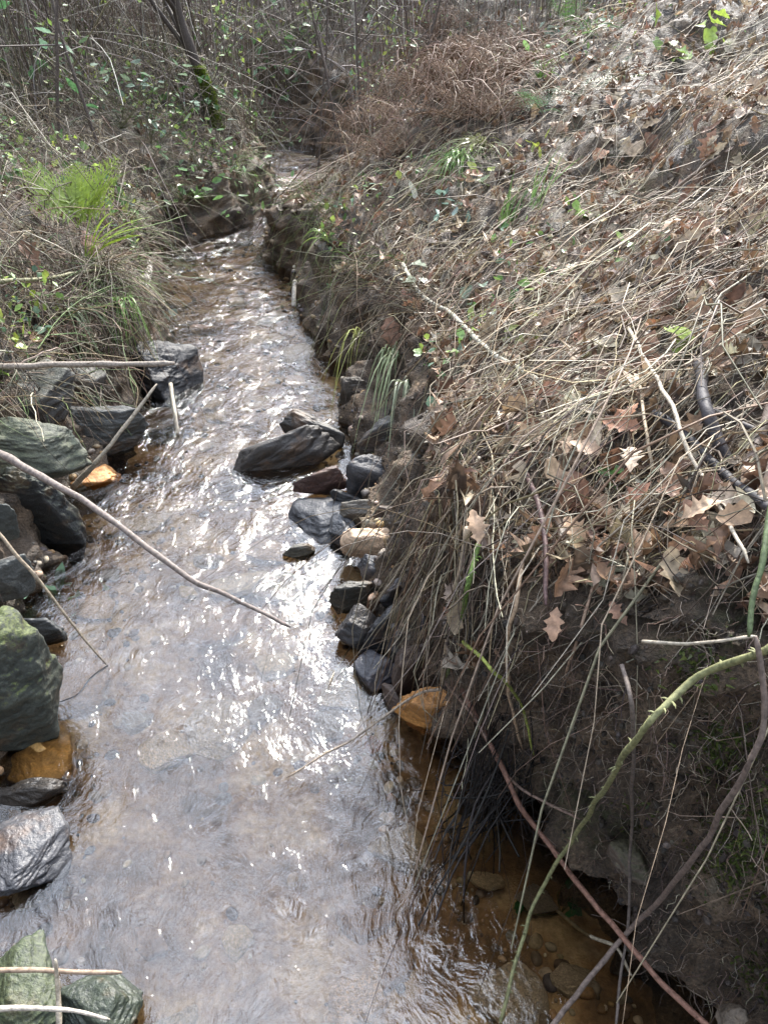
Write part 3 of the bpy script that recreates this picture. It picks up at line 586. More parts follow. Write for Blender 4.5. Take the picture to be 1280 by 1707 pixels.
STRAW = np.array([.93, .88, .76])*np.array([(.42,.36,.28), (.33,.30,.25), (.20,.165,.13), (.13,.10,.08), (.56,.52,.45), (.30,.28,.25), (.18,.12,.095), (.36,.30,.20), (.07,.055,.05), (.22,.20,.17), (.12,.09,.075)])
GREENS = np.array([(.09,.17,.05), (.13,.22,.06), (.06,.12,.04), (.17,.27,.07), (.10,.16,.10), (.22,.30,.07)])
def jit(c, a=.15): return c*(1+rng.normal(size=(len(c), 1))*a)*(1+rng.normal(size=c.shape)*.04)

def bank_points(N_, side, dmin=0, dmax=4.5, ymax=8.5, ymin=.35, p=1.6):
    """random ground points on the top of a bank, thinning with distance"""
    o = []
    ST = RS if side > 0 else LS
    lx = np.array([s[1] for s in ST]); m = lx[:, 1] < 9; lx = lx[m]
    while len(o) < N_:
        y = ymin*(ymax/ymin)**rng.random() if side > 0 else ymin+(ymax-ymin)*rng.random()
        dd = dmin+(dmax-dmin)*rng.random()**p
        x = np.interp(y, lx[:, 1], lx[:, 0])+side*dd
        o.append((x, y))
    return np.array(o)
def ground_arr(xy):
    z = np.empty(len(xy)); n = np.empty((len(xy), 3))
    for i, (x, y) in enumerate(xy): a, b = gz(x, y); z[i] = a; n[i] = b[:]
    return z, n

# leaf litter mass on the right bank
def litter(name, label, N_, side, browns, smin, smax, dmax=4.5, ymax=8.5, ymin=.3, lift=.02, p=1.6):
    xy = bank_points(N_, side, -.02, dmax, ymax, ymin, p); z, nm = ground_arr(xy)
    ok = (z > .12); xy, z, nm = xy[ok], z[ok], nm[ok]; N_ = len(xy)
    nm = nm+rng.normal(size=nm.shape)*.45; nm[:, 2] = np.abs(nm[:, 2])
    temps = [leaf_template(k_, 10 if k_ == 'oak' else 6, s_, 1.8) for k_, s_ in (('oak', 1), ('oak', 2), ('oak', 3), ('oak', 4), ('oak', 11), ('oak', 12), ('oak', 13), ('oak', 14), ('long', 5), ('long', 6), ('round', 7), ('x', 8), ('x', 9))]
    temps = [(tv_*np.array([1, 1, 1.15]), tf_) for tv_, tf_ in temps]; wh = rng.choice(len(temps), N_, p=[.07, .07, .07, .07, .07, .07, .06, .06, .10, .08, .08, .1, .1]); sc = smin+(smax-smin)*rng.random(N_)**1.5
    pos = np.column_stack([xy, z+lift*rng.random(N_)+.004])
    V, Fq, od = place_templates(temps, wh, pos, frames(nm, rng.random(N_)*6.28), sc)
    c = jit(browns[rng.integers(0, len(browns), N_)])
    return obj(name, mesh(name, V, Fq, True, c[od]), M_leaf, kind='stuff', label=label)
litter('leaf_litter', 'carpet of brown fallen oak leaves covering the right slope', 7000, 1, BROWNS, .03, .085, lift=.045)
litter('leaf_litter', 'dull dead leaves among the stems of the left bank', 2200, -1, BROWNS*.75, .03, .07, dmax=3, ymin=2.0, lift=.03)

def cover(name, label, N_, side, sm, sx_, ymin, ymax, dmax, th, seed, lift, pal):
    xy = bank_points(N_*4, side, -.05, dmax, ymax, ymin, 1.3); m_ = fbm(np.column_stack([xy, xy[:, 0]*0]), 1.7, 3, seed) > th; xy = xy[m_][:N_]; z, nm = ground_arr(xy); n = len(xy)
    temps = [leaf_template(k_, 6, s_, .6) for k_, s_ in (('x', 3), ('round', 5), ('ivy', 9), ('long', 4))]
    V, Fq, od = place_templates(temps, rng.choice(4, n, p=[.4, .2, .2, .2]), np.column_stack([xy, z+.01+lift*rng.random(n)]), frames(rng.normal(size=(n, 3))*.6+np.array([0, -.2, .8]), rng.random(n)*6.28), sm+(sx_-sm)*rng.random(n)**1.5)
    obj(name, mesh(name, V, Fq, True, jit(pal[rng.integers(0, len(pal), n)])[od]), M_green, kind='stuff', label=label)
cover('ground_ivy', 'patches of small green leaves over the left bank', 4800, -1, .015, .05, 2.3, 7.8, 1.8, -.05, 61, .22, np.vstack([GREENS*1.25, [(.34,.42,.08)]]))
cover('ground_ivy', 'sparse small green leaves among the litter of the right slope', 1000, 1, .015, .045, 1.8, 7.8, 2.2, .18, 71, .08, GREENS*1.3)
# lying dry stems
def lying(name, label, N_, side, pal, lmin, lmax, rmin, rmax, angmu, angsd, pr=.35, dmax=4.5, ymax=8.5, ymin=.3, lift=.05, arch=.06, K=7, wig=.009, p=1.6):
    xy = bank_points(N_, side, .0, dmax, ymax, ymin, p)
    if side < 0: kp = ~((xy[:, 0] > -1.75) & (xy[:, 1] > 4.9) & (xy[:, 1] < 6.3) & (rng.random(N_) < .6)); xy = xy[kp]; N_ = len(xy)
    ang = np.where(rng.random(N_) < pr, rng.random(N_)*math.pi, rng.normal(angmu, angsd, N_))
    ln = lmin+(lmax-lmin)*rng.random(N_)**1.8; dv = np.stack([np.cos(ang), np.sin(ang)], 1)*ln[:, None]/2
    z0, _ = ground_arr(xy-dv); z1, _ = ground_arr(xy); z2, _ = ground_arr(xy+dv)
    lxx = np.array([q[1] for q in (RS if side > 0 else LS)]); lxx = lxx[lxx[:, 1] < 9]
    e0, e2 = xy-dv, xy+dv; over = np.minimum(side*(e0[:, 0]-np.interp(e0[:, 1], lxx[:, 1], lxx[:, 0])), side*(e2[:, 0]-np.interp(e2[:, 1], lxx[:, 1], lxx[:, 0])))
    kp = (over > -.03) | (rng.random(N_) < (.10 if side < 0 and ymin < 4 else .35)); xy, ang, ln, dv, z0, z1, z2 = xy[kp], ang[kp], ln[kp], dv[kp], z0[kp], z1[kp], z2[kp]; N_ = len(xy)
    z1 = np.maximum(z1, .1); z0 = np.clip(z0, z1-ln*.6, z1+ln*.6); z2 = np.clip(z2, z1-ln*.6, z1+ln*.6)
    l0 = lift*rng.random(N_)**1.5+.008; t = np.linspace(-1, 1, K)
    a = (z0+z2)/2-z1; b = (z2-z0)/2
    Z = z1[:, None]+a[:, None]*t**2+b[:, None]*t+l0[:, None]+(arch*rng.random(N_)*ln/.3)[:, None]*(1-t**2)+(rng.normal(size=N_)*.04*ln/.3)[:, None]*t
    pp = np.stack([-dv[:, 1], dv[:, 0]], 1); bend = rng.normal(size=N_)*.18
    XY = xy[:, None]+dv[:, None]*t[None, :, None]+pp[:, None]*(bend[:, None]*(1-t**2))[..., None]
    C = np.concatenate([XY, Z[..., None]], -1)+rng.normal(size=(N_, K, 3))*wig*(ln[:, None, None]/.3)
    R = (rmin+(rmax-rmin)*rng.random(N_)**2)[:, None]*(1-.45*np.abs(t))[None]
    return tubes(name, C, R, jit(pal[rng.integers(0, len(pal), N_)]), M_stem, 3, kind='stuff', label=label)
lying('dry_grass', 'tangle of dry straw and dead stems over the right slope', 5500, 1, STRAW*.95, .08, .55, .0007, .0026, .75, .45)
litter('leaf_litter', 'brown leaves thickly covering the upper right slope', 7000, 1, BROWNS, .025, .075, dmax=4.2, ymin=1.5, ymax=9, lift=.04, p=1.)
litter('leaf_litter', 'crumbled small leaf fragments over the right slope', 12000, 1, BROWNS*1.1, .012, .035, lift=.03)
lying('dry_grass', 'long cut stems thrown across the right slope', 3200, 1, np.vstack([STRAW, STRAW[[0,1,2,7]]]), .2, .85, .0009, .0028, .65, .35, pr=.25, lift=.09, dmax=4.6, arch=.04, wig=.005)
lying('dry_grass', 'short grey brown debris matted over the right slope', 7000, 1, np.vstack([STRAW*.8, BROWNS*.8]), .02, .12, .0008, .0022, .7, .8, pr=.6, lift=.05, p=1.1)
lying('dry_grass', 'thin bleached straw criss-crossing the whole right slope', 6000, 1, np.vstack([STRAW[[0,1,4,7]]*.9, STRAW*.85]), .1, .45, .0006, .0016, .6, .6, pr=.4, lift=.07, dmax=5)
lying('dry_grass', 'fine short straw between the fallen leaves', 5500, 1, STRAW*.6, .03, .18, .0004, .0012, .7, .8, pr=.6, lift=.04)  # straw colour darkened so gaps between leaves look deeply shaded
lying('dead_stems', 'matted grey dead bramble stems over the left bank', 6500, -1, STRAW*np.array([.72,.74,.76]), .10, .8, .0008, .0030, .2, 1.2, pr=.6, dmax=3.0, ymin=1.5, ymax=8, lift=.16, arch=.18, wig=.016)
lying('dead_stems', 'dead stems and debris over the far left bank by the mossy tree', 2600, -1, STRAW*np.array([.7,.74,.76]), .08, .5, .001, .003, .3, 1.2, pr=.6, dmax=1.4, ymin=4.6, ymax=8, lift=.10, arch=.12, wig=.016)

# hanging stems and roots over the lips
def hanging(name, label, N_, side, pal, y0, y1, lmin, lmax, rmin, rmax, outf=.10, K=9, back=.12, zoff=.02, drift=0.):
    ST = RS if side > 0 else LS; lx = np.array([s[1] for s in ST]); lx = lx[lx[:, 1] < 9]; lx = lx[np.argsort(lx[:, 1])]
    y = y0+(y1-y0)*rng.random(N_*8); y = y[nz(np.stack([y*3.2, y*0, y*0+zoff*50+side], 1), 5) > -.05][:N_]; N_ = len(y); x = np.interp(y, lx[:, 1], lx[:, 0])+side*back*rng.random(N_)-side*.02
    z, _ = ground_arr(np.stack([x, y], 1)); lipz = np.interp(y, lx[:, 1], lx[:, 2]); z = np.maximum(z, lipz-.1)
    ln = lmin+(lmax-lmin)*rng.random(N_)**1.3; t = np.linspace(0, 1, K)
    o = (back*.9+outf*rng.random(N_)); dirx = -side*o; diry = rng.normal(size=N_)*.26-.05*side+drift
    X_ = x[:, None]+dirx[:, None]*(1-(1-t)**2.2); Y_ = y[:, None]+(diry*ln/.4)[:, None]*t
    Z_ = z[:, None]+zoff+.05*np.sin(t*math.pi)*rng.random(N_)[:, None]-ln[:, None]*t**1.6
    Z_ = np.maximum(Z_, -.01+.02*rng.random((N_, 1)))
    C = np.stack([X_, Y_, Z_], -1)+np.cumsum(np.cumsum(rng.normal(size=(N_, K, 3))*.0095, 1), 1)
    C[:, :, 2] = np.maximum(C[:, :, 2], -.01); C[:, 0] += rng.normal(size=(N_, 3))*.01
    R = (rmin+(rmax-rmin)*rng.random(N_)**2)[:, None]*(1-.6*t)[None]
    return tubes(name, C, R, jit(pal[rng.integers(0, len(pal), N_)]), M_stem, 3, kind='stuff', label=label)
ROOT = np.array([(.10,.07,.055), (.06,.045,.04), (.16,.11,.08), (.22,.17,.13), (.30,.25,.19)])
hanging('hanging_stems', 'dry stems hanging over the near bank lip', 22, 1, STRAW, .95, 1.3, .1, .5, .0008, .0022, outf=.05)
hanging('hanging_stems', 'dry grass hanging over the farther bank lip', 200, 1, STRAW*.9, 2.4, 3.5, .05, .30, .0008, .0022)
hanging('hanging_stems', 'grey stems and roots over the dark hollow of the left bank', 260, -1, STRAW*.8, 2.0, 3.3, .12, .4, .0009, .0026, outf=.08, back=.06, zoff=.09)
hanging('hanging_stems', 'short green and straw grass along the left bank edge', 260, -1, np.array([(.13,.2,.06), (.2,.25,.1), (.3,.3,.18), (.1,.15,.05)]), 2.6, 7.2, .04, .2, .001, .0022, outf=.03, back=.05, zoff=.05)
hanging('hanging_stems', 'sparse green grass over the far right lip', 90, 1, np.array([(.16,.23,.08), (.25,.28,.12)]), 2.2, 4.8, .06, .25, .001, .002, outf=.07, zoff=.05)
hanging('hanging_stems', 'dead stems drooping over the jutting far corner of the right bank', 150, 1, STRAW*.8, 4.5, 5.4, .05, .22, .001, .0024, outf=.08)
hanging('root_mat', 'fine dark roots hanging out of the soil wall', 50, 1, ROOT, .5, 1.9, .15, .75, .0005, .0014, outf=.05, zoff=-.08)
hanging('hanging_stems', 'grey stems trailing from the left bank towards the water', 160, -1, STRAW*.8, 2.2, 7.0, .08, .30, .0009, .0024, outf=.05, back=.05, zoff=.05)
# dense bundle by the orange stone
def bundle():
    N_ = 130; K = 9; t = np.linspace(0, 1, K); C = np.zeros((N_, K, 3))
    for i in range(N_):
        u0 = rng.uniform(715, 850); v0 = rng.uniform(760, 900); u1 = u0-rng.uniform(-30, 130); v1 = v0+rng.uniform(120, 400)
        a, _ = cast(u0, v0, .03+.05*rng.random()); b, _ = cast(u1, min(v1, 1230), .04+.07*rng.random())
        b[2] = max(b[2], .02); m_ = (a+b)/2+np.array([rng.normal()*.02, -.03-.05*rng.random(), .03])
        C[i] = a*((1-t)**2)[:, None]+2*m_*(t*(1-t))[:, None]+b*(t**2)[:, None]
    C += np.cumsum(rng.normal(size=C.shape)*.003, 1)
    R = (.0008+.0016*rng.random(N_)**1.5)[:, None]*(1-.5*t)
    tubes('stem_bundle', C, R, jit(STRAW[rng.integers(0, len(STRAW), N_)]), M_stem, 4, kind='stuff', label='curtain of straw and stems falling over the lip to the stones')
bundle()
def black_roots():
    N_ = 150; K = 9; t = np.linspace(0, 1, K); C = np.zeros((N_, K, 3)); root = empty('root_mat', P(775, 1440, .0), 'ragged black mat of wet roots hanging from the bank foot into the shaded water', 'roots')
    for i in range(N_):
        a, _ = cast(rng.uniform(790, 880), rng.uniform(1180, 1330), .02+.03*rng.random()); q = rng.random()**1.4; b = P(812-75*q**1.5+rng.normal()*16, 1300+190*q, -.015+.02*rng.random()); a = a+rng.normal(size=3)*.03
        m_ = (a+b)/2+rng.normal(size=3)*.04; C[i] = a*((1-t)**2)[:, None]+2*m_*(t*(1-t))[:, None]+b*(t**2)[:, None]
    C += np.cumsum(np.cumsum(rng.normal(size=C.shape)*.0035, 1), 1)-np.array(root.location)
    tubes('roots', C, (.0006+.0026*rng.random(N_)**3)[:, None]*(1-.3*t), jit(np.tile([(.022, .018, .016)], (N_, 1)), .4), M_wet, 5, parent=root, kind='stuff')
M_wet = plant_mat('wet_root', rough=.45, spec=.3, nscale=90)
black_roots()
def gravel():
    tv, tf = ico(2); tv = tv*np.array([1, .8, .55])*(1+.18*fbm(tv, 1.5, 2, 3))[:, None]; N_ = 4200; pos = []; 
    while len(pos) < N_:
        y = .35+7*rng.random()**1.6; a, b = float(xl(y)), float(xr(y)); e = rng.random()**1.6*.32
        x = (b-e+.06) if rng.random() < .55 else (a+e-.04) if rng.random() < .7 else rng.uniform(a, b)
        z, n_ = gz(x, y)
        if z > .12: continue
        pos.append((x, y, z+.002))
    pos = np.array(pos); sc = .004+.016*rng.random(N_)**2.5; V, Fq, od = place_templates([(tv, tf)], np.zeros(N_, int), pos, frames(rng.normal(size=(N_, 3))*.3+np.array([0, 0, 1]), rng.random(N_)*6.28), sc)
    pal = np.array([(.32,.2,.1), (.4,.3,.19), (.15,.11,.08), (.1,.09,.085), (.24,.2,.16), (.5,.42,.32)]); c = jit(pal[rng.integers(0, 6, N_)])
    obj('gravel', mesh('gravel', V, Fq, True, c[od]), M_stem, kind='stuff', label='gravel and pebbles on the stream bed and between the rocks')
gravel()
def left_curtain():
    N_ = 1000; K = 9; t = np.linspace(0, 1, K); C = np.zeros((N_, K, 3))
    for i in range(N_):
        u0 = rng.uniform(-30, 245); v0 = rng.uniform(370, 690-u0*.3); a, _ = cast(u0, v0, .03+.10*rng.random())
        d = rng.normal(size=3)*np.array([.13, .1, .05]); L_ = rng.uniform(.08, .36); b = a+d+np.array([.03, -.05, -L_])
        if rng.random() < .4: b = a+rng.normal(size=3)*np.array([.25, .2, .1])
        b[2] = max(b[2], .03); b[0] = min(b[0], -.93); m_ = (a+b)/2+rng.normal(size=3)*.04+np.array([.0, -.03, .05]); C[i] = a*((1-t)**2)[:, None]+2*m_*(t*(1-t))[:, None]+b*(t**2)[:, None]
    C += np.cumsum(rng.normal(size=C.shape)*.004, 1); pal = np.vstack([STRAW*.9, [(.14,.2,.07), (.2,.26,.12)]])
    tubes('hanging_stems', C, (.0009+.002*rng.random(N_)**1.6)[:, None]*(1-.5*t), jit(pal[rng.integers(0, len(pal), N_)]), M_stem, 4, kind='stuff', label='tangled dead stems over the dark hollow of the left bank')
left_curtain()
# small roots and straw lying against the dark soil wall
def wall_roots():
    N_ = 1500; K = 6; C = []
    while len(C) < N_:
        u = rng.uniform(640, 1280); v = rng.uniform(880, 1700); h, n_ = cast(u, v)
        if h[2] < .02 or n_.z > .75: continue
        nn = np.array(n_[:]); d = rng.normal(size=3)+np.array([0, 0, -.9]); d -= nn*d.dot(nn); d /= np.linalg.norm(d); L_ = .02+.11*rng.random()**2
        c = np.cumsum(np.vstack([h+nn*.003, np.tile(d*L_/K, (K-1, 1))+rng.normal(size=(K-1, 3))*L_*.09+nn*.0025]), 0); C.append(c)
    C = np.array(C); R = (.0003+.0009*rng.random(N_)**2)[:, None]*np.linspace(1, .5, K)
    tubes('wall_roots', C, R, jit(ROOT[rng.integers(0, 5, N_)]*1.3), M_stem, 3, kind='stuff', label='thin roots and straws clinging to the dark soil wall')
wall_roots()
def crumbs():
    tv, tf = ico_low(); N_ = 9000; pos = []; sc = []; nn = []
    while len(pos) < N_:
        y = .3+3.4*rng.random()**1.5; x = float(xr(y)); z = rng.uniform(.0, .85); h, n_, i_, d_ = BV.ray_cast(Vector((x-.5, y+rng.normal()*.02, z)), Vector((1, rng.normal()*.3, rng.normal()*.15)).normalized())
        if h is None or d_ > 1.6 or h.z < .0: continue
        pos.append(h[:]); sc.append(.002+.009*rng.random()**4)
    pos = np.array(pos); sc = np.array(sc)
    V, Fq, od = place_templates([(tv, tf)], np.zeros(N_, int), pos, frames(rng.normal(size=(N_, 3)), rng.random(N_)*6.28), sc)
    pal = np.array([(.05,.04,.03), (.08,.062,.048), (.035,.028,.024), (.12,.10,.08), (.06,.05,.04), (.22,.19,.15)]); c = jit(pal[rng.choice(6, N_, p=[.3,.25,.2,.12,.1,.03])])
    obj('soil_crumbs', mesh('soil_crumbs', V, Fq, False, c[od]), M_stem, kind='stuff', label='crumbly clods and grit on the dark soil wall')
def ico_low():
    V, Ff = ico(1) if 1 else None
    return V*np.array([1, .8, .7])*(1+.2*np.sin(V[:, :1]*9)), Ff
crumbs()
def wall_moss():
    pos = []; 
    for (u, v, r_, n_) in ((1235, 1420, 45, 900), (1210, 1250, 30, 500), (1160, 1110, 30, 200), (1270, 1350, 30, 300), (1262, 1620, 25, 200), (1060, 1350, 20, 80)):
        for _ in range(n_):
            h, nn_ = cast(u+rng.normal()*r_, v+rng.normal()*r_*.9); pos.append(h)
    pos = np.array(pos); n = len(pos); tv = np.array([(-.25, 0, 0), (.25, 0, 0), (.0, .1, 1.)]); tf = np.array([[0, 1, 2]])
    V, Fq, od = place_templates([(tv, tf)], np.zeros(n, int), pos, frames(rng.normal(size=(n, 3))+np.array([-.6, -.6, .6]), rng.random(n)*6.28), .005+.009*rng.random(n))
    obj('moss', mesh('moss', V, Fq, False, jit(np.array([(.10,.13,.03), (.15,.18,.05), (.07,.09,.03)])[rng.integers(0, 3, n)])[od]), M_green, kind='stuff', label='small patches of moss on the soil wall at the right')
wall_moss()

# ------------------------------------------------------------------ thicket at the back
def thicket(name, label, N_, xr_, yr_, hmin, hmax, pal, lean=.25, rmax=.006, K=8, keep=None):
    xy = np.column_stack([rng.uniform(*xr_, N_), rng.uniform(*yr_, N_)])
    if keep is not None: xy = xy[keep(xy[:, 0], xy[:, 1])]
    z, _ = ground_arr(xy); ok = z > .0; xy = xy[ok]; z = z[ok]; N_ = len(xy)
    t = np.linspace(0, 1, K); h = hmin+(hmax-hmin)*rng.random(N_)**1.3
    dx = rng.normal(size=(N_, 2))*lean*h[:, None]; dx[:, 1] -= .1*h
    C = np.zeros((N_, K, 3)); C[:, :, :2] = xy[:, None]+dx[:, None]*(t**1.7)[None, :, None]
    C[:, :, 2] = z[:, None]+h[:, None]*np.sin(t*rng.uniform(1.1, 2.5, (N_, 1)))
    C += np.cumsum(np.cumsum(rng.normal(size=C.shape)*.022, 1), 1)*(h[:, None, None]/1.5)
    R = (.0015+(rmax-.0015)*rng.random(N_)**3)[:, None]*(1-.75*t)
    return tubes(name, C, R, jit(pal[rng.integers(0, len(pal), N_)]), M_stem, 3, kind='stuff', label=label), C
TH = 1.2*np.array([(.14,.11,.09), (.20,.17,.145), (.09,.07,.06), (.30,.27,.24), (.16,.12,.10), (.40,.37,.33), (.14,.12,.08)])
HL = (.4, 2.0); HR = (.4, 1.5); HM = (.4, 1.25)
kl = lambda x, y: (x < -1.0-.25*np.abs(y-6.5)*0-.0) & (y > 5.0+(x+1.0)*.35) & ~((x > -1.9) & (y < 6.4))
_, CL = thicket('thicket', 'brown bramble thicket rising behind the left bank', 6500, (-6, -.9), (3.8, 9.5), *HL, TH, keep=kl)
kr = lambda x, y: (y > 7.4-.25*x) | ((y > 6.6) & (x < .3) & (x > -.3))
_, CR = thicket('thicket', 'pale brown scrub thicket behind the right slope', 5000, (-.3, 7), (5.5, 12), *HR, TH*1.25, keep=kr)
def arcs(name, label, N_, xr_, yr_, pal):
    K = 12; t = np.linspace(0, 1, K); xy = np.column_stack([rng.uniform(*xr_, N_), rng.uniform(*yr_, N_)]); z, _ = ground_arr(xy)
    a = rng.random(N_)*6.28; ln = rng.uniform(.5, 2.0, N_); h = rng.uniform(.2, 1.3, N_)
    C = np.zeros((N_, K, 3)); C[:, :, 0] = xy[:, :1]+np.cos(a)[:, None]*ln[:, None]*t; C[:, :, 1] = xy[:, 1:]+np.sin(a)[:, None]*ln[:, None]*t*.6
    C[:, :, 2] = z[:, None]+h[:, None]*.7*4*t*(1-t*.85)*(1-t*.1)*.9; C += np.cumsum(np.cumsum(rng.normal(size=C.shape)*.012, 1), 1)
    R = (.0015+.0032*rng.random(N_)**2)[:, None]*(1-.6*t)
    tubes(name, C, R, .8*jit(pal[rng.integers(0, len(pal), N_)]), M_stem, 4, kind='stuff', label=label)
arcs('thicket', 'long arching bramble canes crossing through the left thicket', 650, (-5, -1.2), (5.0, 8.5), TH*1.3)
arcs('thicket', 'long arching canes crossing through the right thicket', 500, (-.2, 5), (7.6, 11), TH*1.3)
arcs('thicket', 'canes hanging over the bend of the stream', 420, (-2.6, .6), (8.2, 10.5), TH*1.2)
_, CM = thicket('thicket', 'dark thicket closing the stream at its bend', 4500, (-6, 1.5), (9.2, 13), *HM, TH*.95)
# leaves scattered through the thickets
def thicket_leaves(name, label, Cs, N_, pal, smin, smax, zones):
    pts_ = Cs.reshape(-1, 3); pts_ = pts_[rng.integers(0, len(pts_), N_*6)]+rng.normal(size=(N_*6, 3))*.06
    wgt = np.zeros(len(pts_))
    u = 640+F*pts_[:, 0]/(pts_[:, 1]*math.cos(PITCH)-(pts_[:, 2]-CAM_H)*math.sin(PITCH))
    nzv = fbm(pts_, 1.6, 3, 91)
    wgt = nzv > zones
    pts_ = pts_[wgt][:N_]; N_ = len(pts_)
    tv = np.array([(0, -.5, 0), (.28, 0, .05), (0, .5, 0), (-.28, 0, .05)]); tf = np.array([[0, 1, 2, 3]])
    V, Fq, od = place_templates([(tv, tf)], np.zeros(N_, int), pts_, frames(rng.normal(size=(N_, 3))+np.array([0, -.3, .9]), rng.random(N_)*6.28), smin+(smax-smin)*rng.random(N_))
    c = jit(pal[rng.integers(0, len(pal), N_)])
    obj(name, mesh(name, V, Fq, False, c[od]), M_green, kind='stuff', label=label)
allC = np.concatenate([CL, CR, CM])
thicket_leaves('bramble_leaves', 'small green bramble and ivy leaves through the thicket', allC, 42000, np.vstack([GREENS*1.3, [(.30,.36,.08), (.36,.40,.12), (.26,.30,.10)]]), .02, .058, -.12)
thicket_leaves('bramble_leaves', 'withered brown leaves caught in the thicket', allC, 7000, np.array([(.2,.15,.08), (.25,.18,.12), (.16,.13,.06)]), .02, .05, -.1)

# ------------------------------------------------------------------ trees
def tree(label, u, v, zb, r0, pts_rel, color, moss=True, limbs=5, seed=0, group=None):
    b = P(u, v, zb) if not moss else cast(u, v)[0]; z, _ = gz(b[0], b[1]); base = np.array([b[0], b[1], z-.05])
    root = empty('sapling' if not moss else 'tree', base, label, 'tree', group); r = np.random.default_rng(seed)
    C = cat_rom(np.array(pts_rel, float), 40); C += np.stack([fbm(C+base, 2, 3, seed+j) for j in range(3)], 1)*.02
    t = np.linspace(0, 1, 40); R = r0*(1-.75*t)*(1+.06*fbm(C, 9, 2, seed)); R[0:4] *= np.array([1.5, 1.3, 1.12, 1.03])
    V, Ff = tube_arrays(C[None], R[None], 14)
    tr = obj('trunk', mesh('trunk', V, Ff), M_bark_o, parent=root, color=color)
    for i in range(limbs):
        k_ = r.integers(12, 38); a = C[k_]; d = r.normal(size=3)*.5+np.array([0, 0, .7]); L_ = r.uniform(.5, 1.3)
        cc = np.array([a, a+d*L_*.5+r.normal(size=3)*.08, a+d*L_+r.normal(size=3)*.1]); cc = cat_rom(cc, 10)
        V, Ff = tube_arrays(cc[None], (R[k_]*.55*np.linspace(1, .2, 10))[None], 7); br = obj('limb', mesh('limb', V, Ff), M_bark_o, parent=root, color=color)
        tw = []
        for j in range(9):
            q = cc[r.integers(3, 10)]; e = q+d*.3*r.random()+r.normal(size=3)*.22; tw.append(cat_rom(np.array([q, (q+e)/2+r.normal(size=3)*.03, e]), 6))
        V, Ff = tube_arrays(np.array(tw), np.tile(np.linspace(.004, .0012, 6), (9, 1)), 4); obj('twigs', mesh('twigs', V, Ff), M_bark_o, parent=br, color=color)
    return root, C, R
troot, TC, TR = tree('leaning dark tree with bright green moss on its foot beside the stream', 345, 205, .55, .052, [(0.03,0,0),(0.02,0,.22),(-.04,.0,.45),(-.14,.05,.8),(-.22,.1,1.3),(-.3,.15,2.2),(-.25,.2,3.4)], (.07,.055,.045), True, 7, 3)
# moss cushion on the trunk foot
def moss_cushion():
    n = 5000; k_ = rng.integers(0, 12, n); th = rng.uniform(-1.9, 1.5, n); f = rng.random(n)
    a = TC[k_]*(1-f[:, None])+TC[k_+1]*f[:, None]; rad = TR[k_]*1.02+.004
    dirn = np.stack([np.cos(th), np.sin(th), th*0], 1); pos = a+dirn*rad[:, None]
    tv = np.array([(-.12, 0, 0), (.12, 0, 0), (.0, .1, 1.)]); tf = np.array([[0, 1, 2]])
    V, Fq, od = place_templates([(tv, tf)], np.zeros(n, int), pos, frames(dirn+rng.normal(size=(n, 3))*.5+np.array([0, 0, .2]), rng.random(n)*6.28), .012+.02*rng.random(n))
    c = jit(np.array([(.22, .3, .04), (.3, .38, .05), (.15, .2, .03)])[rng.integers(0, 3, n)])
    obj('moss', mesh('moss', V, Fq, False, c[od]), M_green, parent=troot)
moss_cushion()
GS = 'thin dark saplings rising through the thicket'
for i, (u, v, zb, lean, lb) in enumerate([(150, 120, 1., -.25, 'thin dark sapling in the left thicket, leaning left'), (585, 170, .7, -.35, 'slim sapling right of the dark bend of the stream'), (520, 150, .7, .15, 'thin sapling in the middle of the thicket behind the mossy tree'), (690, 110, .8, .4, 'pale slim sapling leaning right above the dry bracken'), (60, 90, 1.1, .3, 'dark crooked sapling at the far left of the thicket'), (610,140,.8,-.1,'straight grey sapling beside the leaning slim one')]):
    tree(lb, u, v, zb, .011, [(0,0,0),(lean*.3,0,.5),(lean*.7,.05,1.1),(lean*1.1,.1,1.9),(lean*1.2,.1,2.8)], (.13,.105,.09), False, 6, 20+i, GS)

# ------------------------------------------------------------------ green plants
def blades(n, ln, wdt, spread, droop, seed, dirn=None, K=7):
    """grass blades from the origin as flat strips; returns V,F"""
    r = np.random.default_rng(seed); t = np.linspace(0, 1, K); Vs = []; Fs = []; off = 0
    for i in range(n):
        a = r.random()*6.28 if dirn is None else dirn+r.normal()*spread; L_ = ln*r.uniform(.5, 1.1); d = np.array([math.cos(a), math.sin(a), 0]); o = r.uniform(.15, .9)
        c = d[None]*(L_*o*t**1.2)[:, None]; c[:, 2] = L_*(.8*t*(1-o*.4)-droop*t**2.2); c[:, :2] += r.normal(size=2)*.018
        s = np.cross(d, [0, 0, 1]); w_ = wdt*(1-t**2.5)*r.uniform(.6, 1.2)
        tw = np.linspace(0, r.normal()*1.2, K); sv = s[None]*np.cos(tw)[:, None]+np.array([0, 0, 1])[None]*np.sin(tw)[:, None]
        V = np.stack([c-sv*w_[:, None]/2, c+sv*w_[:, None]/2], 1).reshape(-1, 3); idx = np.arange(2*K).reshape(K, 2)+off
        Fs.append(np.stack([idx[:-1, 0], idx[:-1, 1], idx[1:, 1], idx[1:, 0]], -1)); Vs.append(V); off += len(V)
    return np.vstack(Vs), np.vstack(Fs)
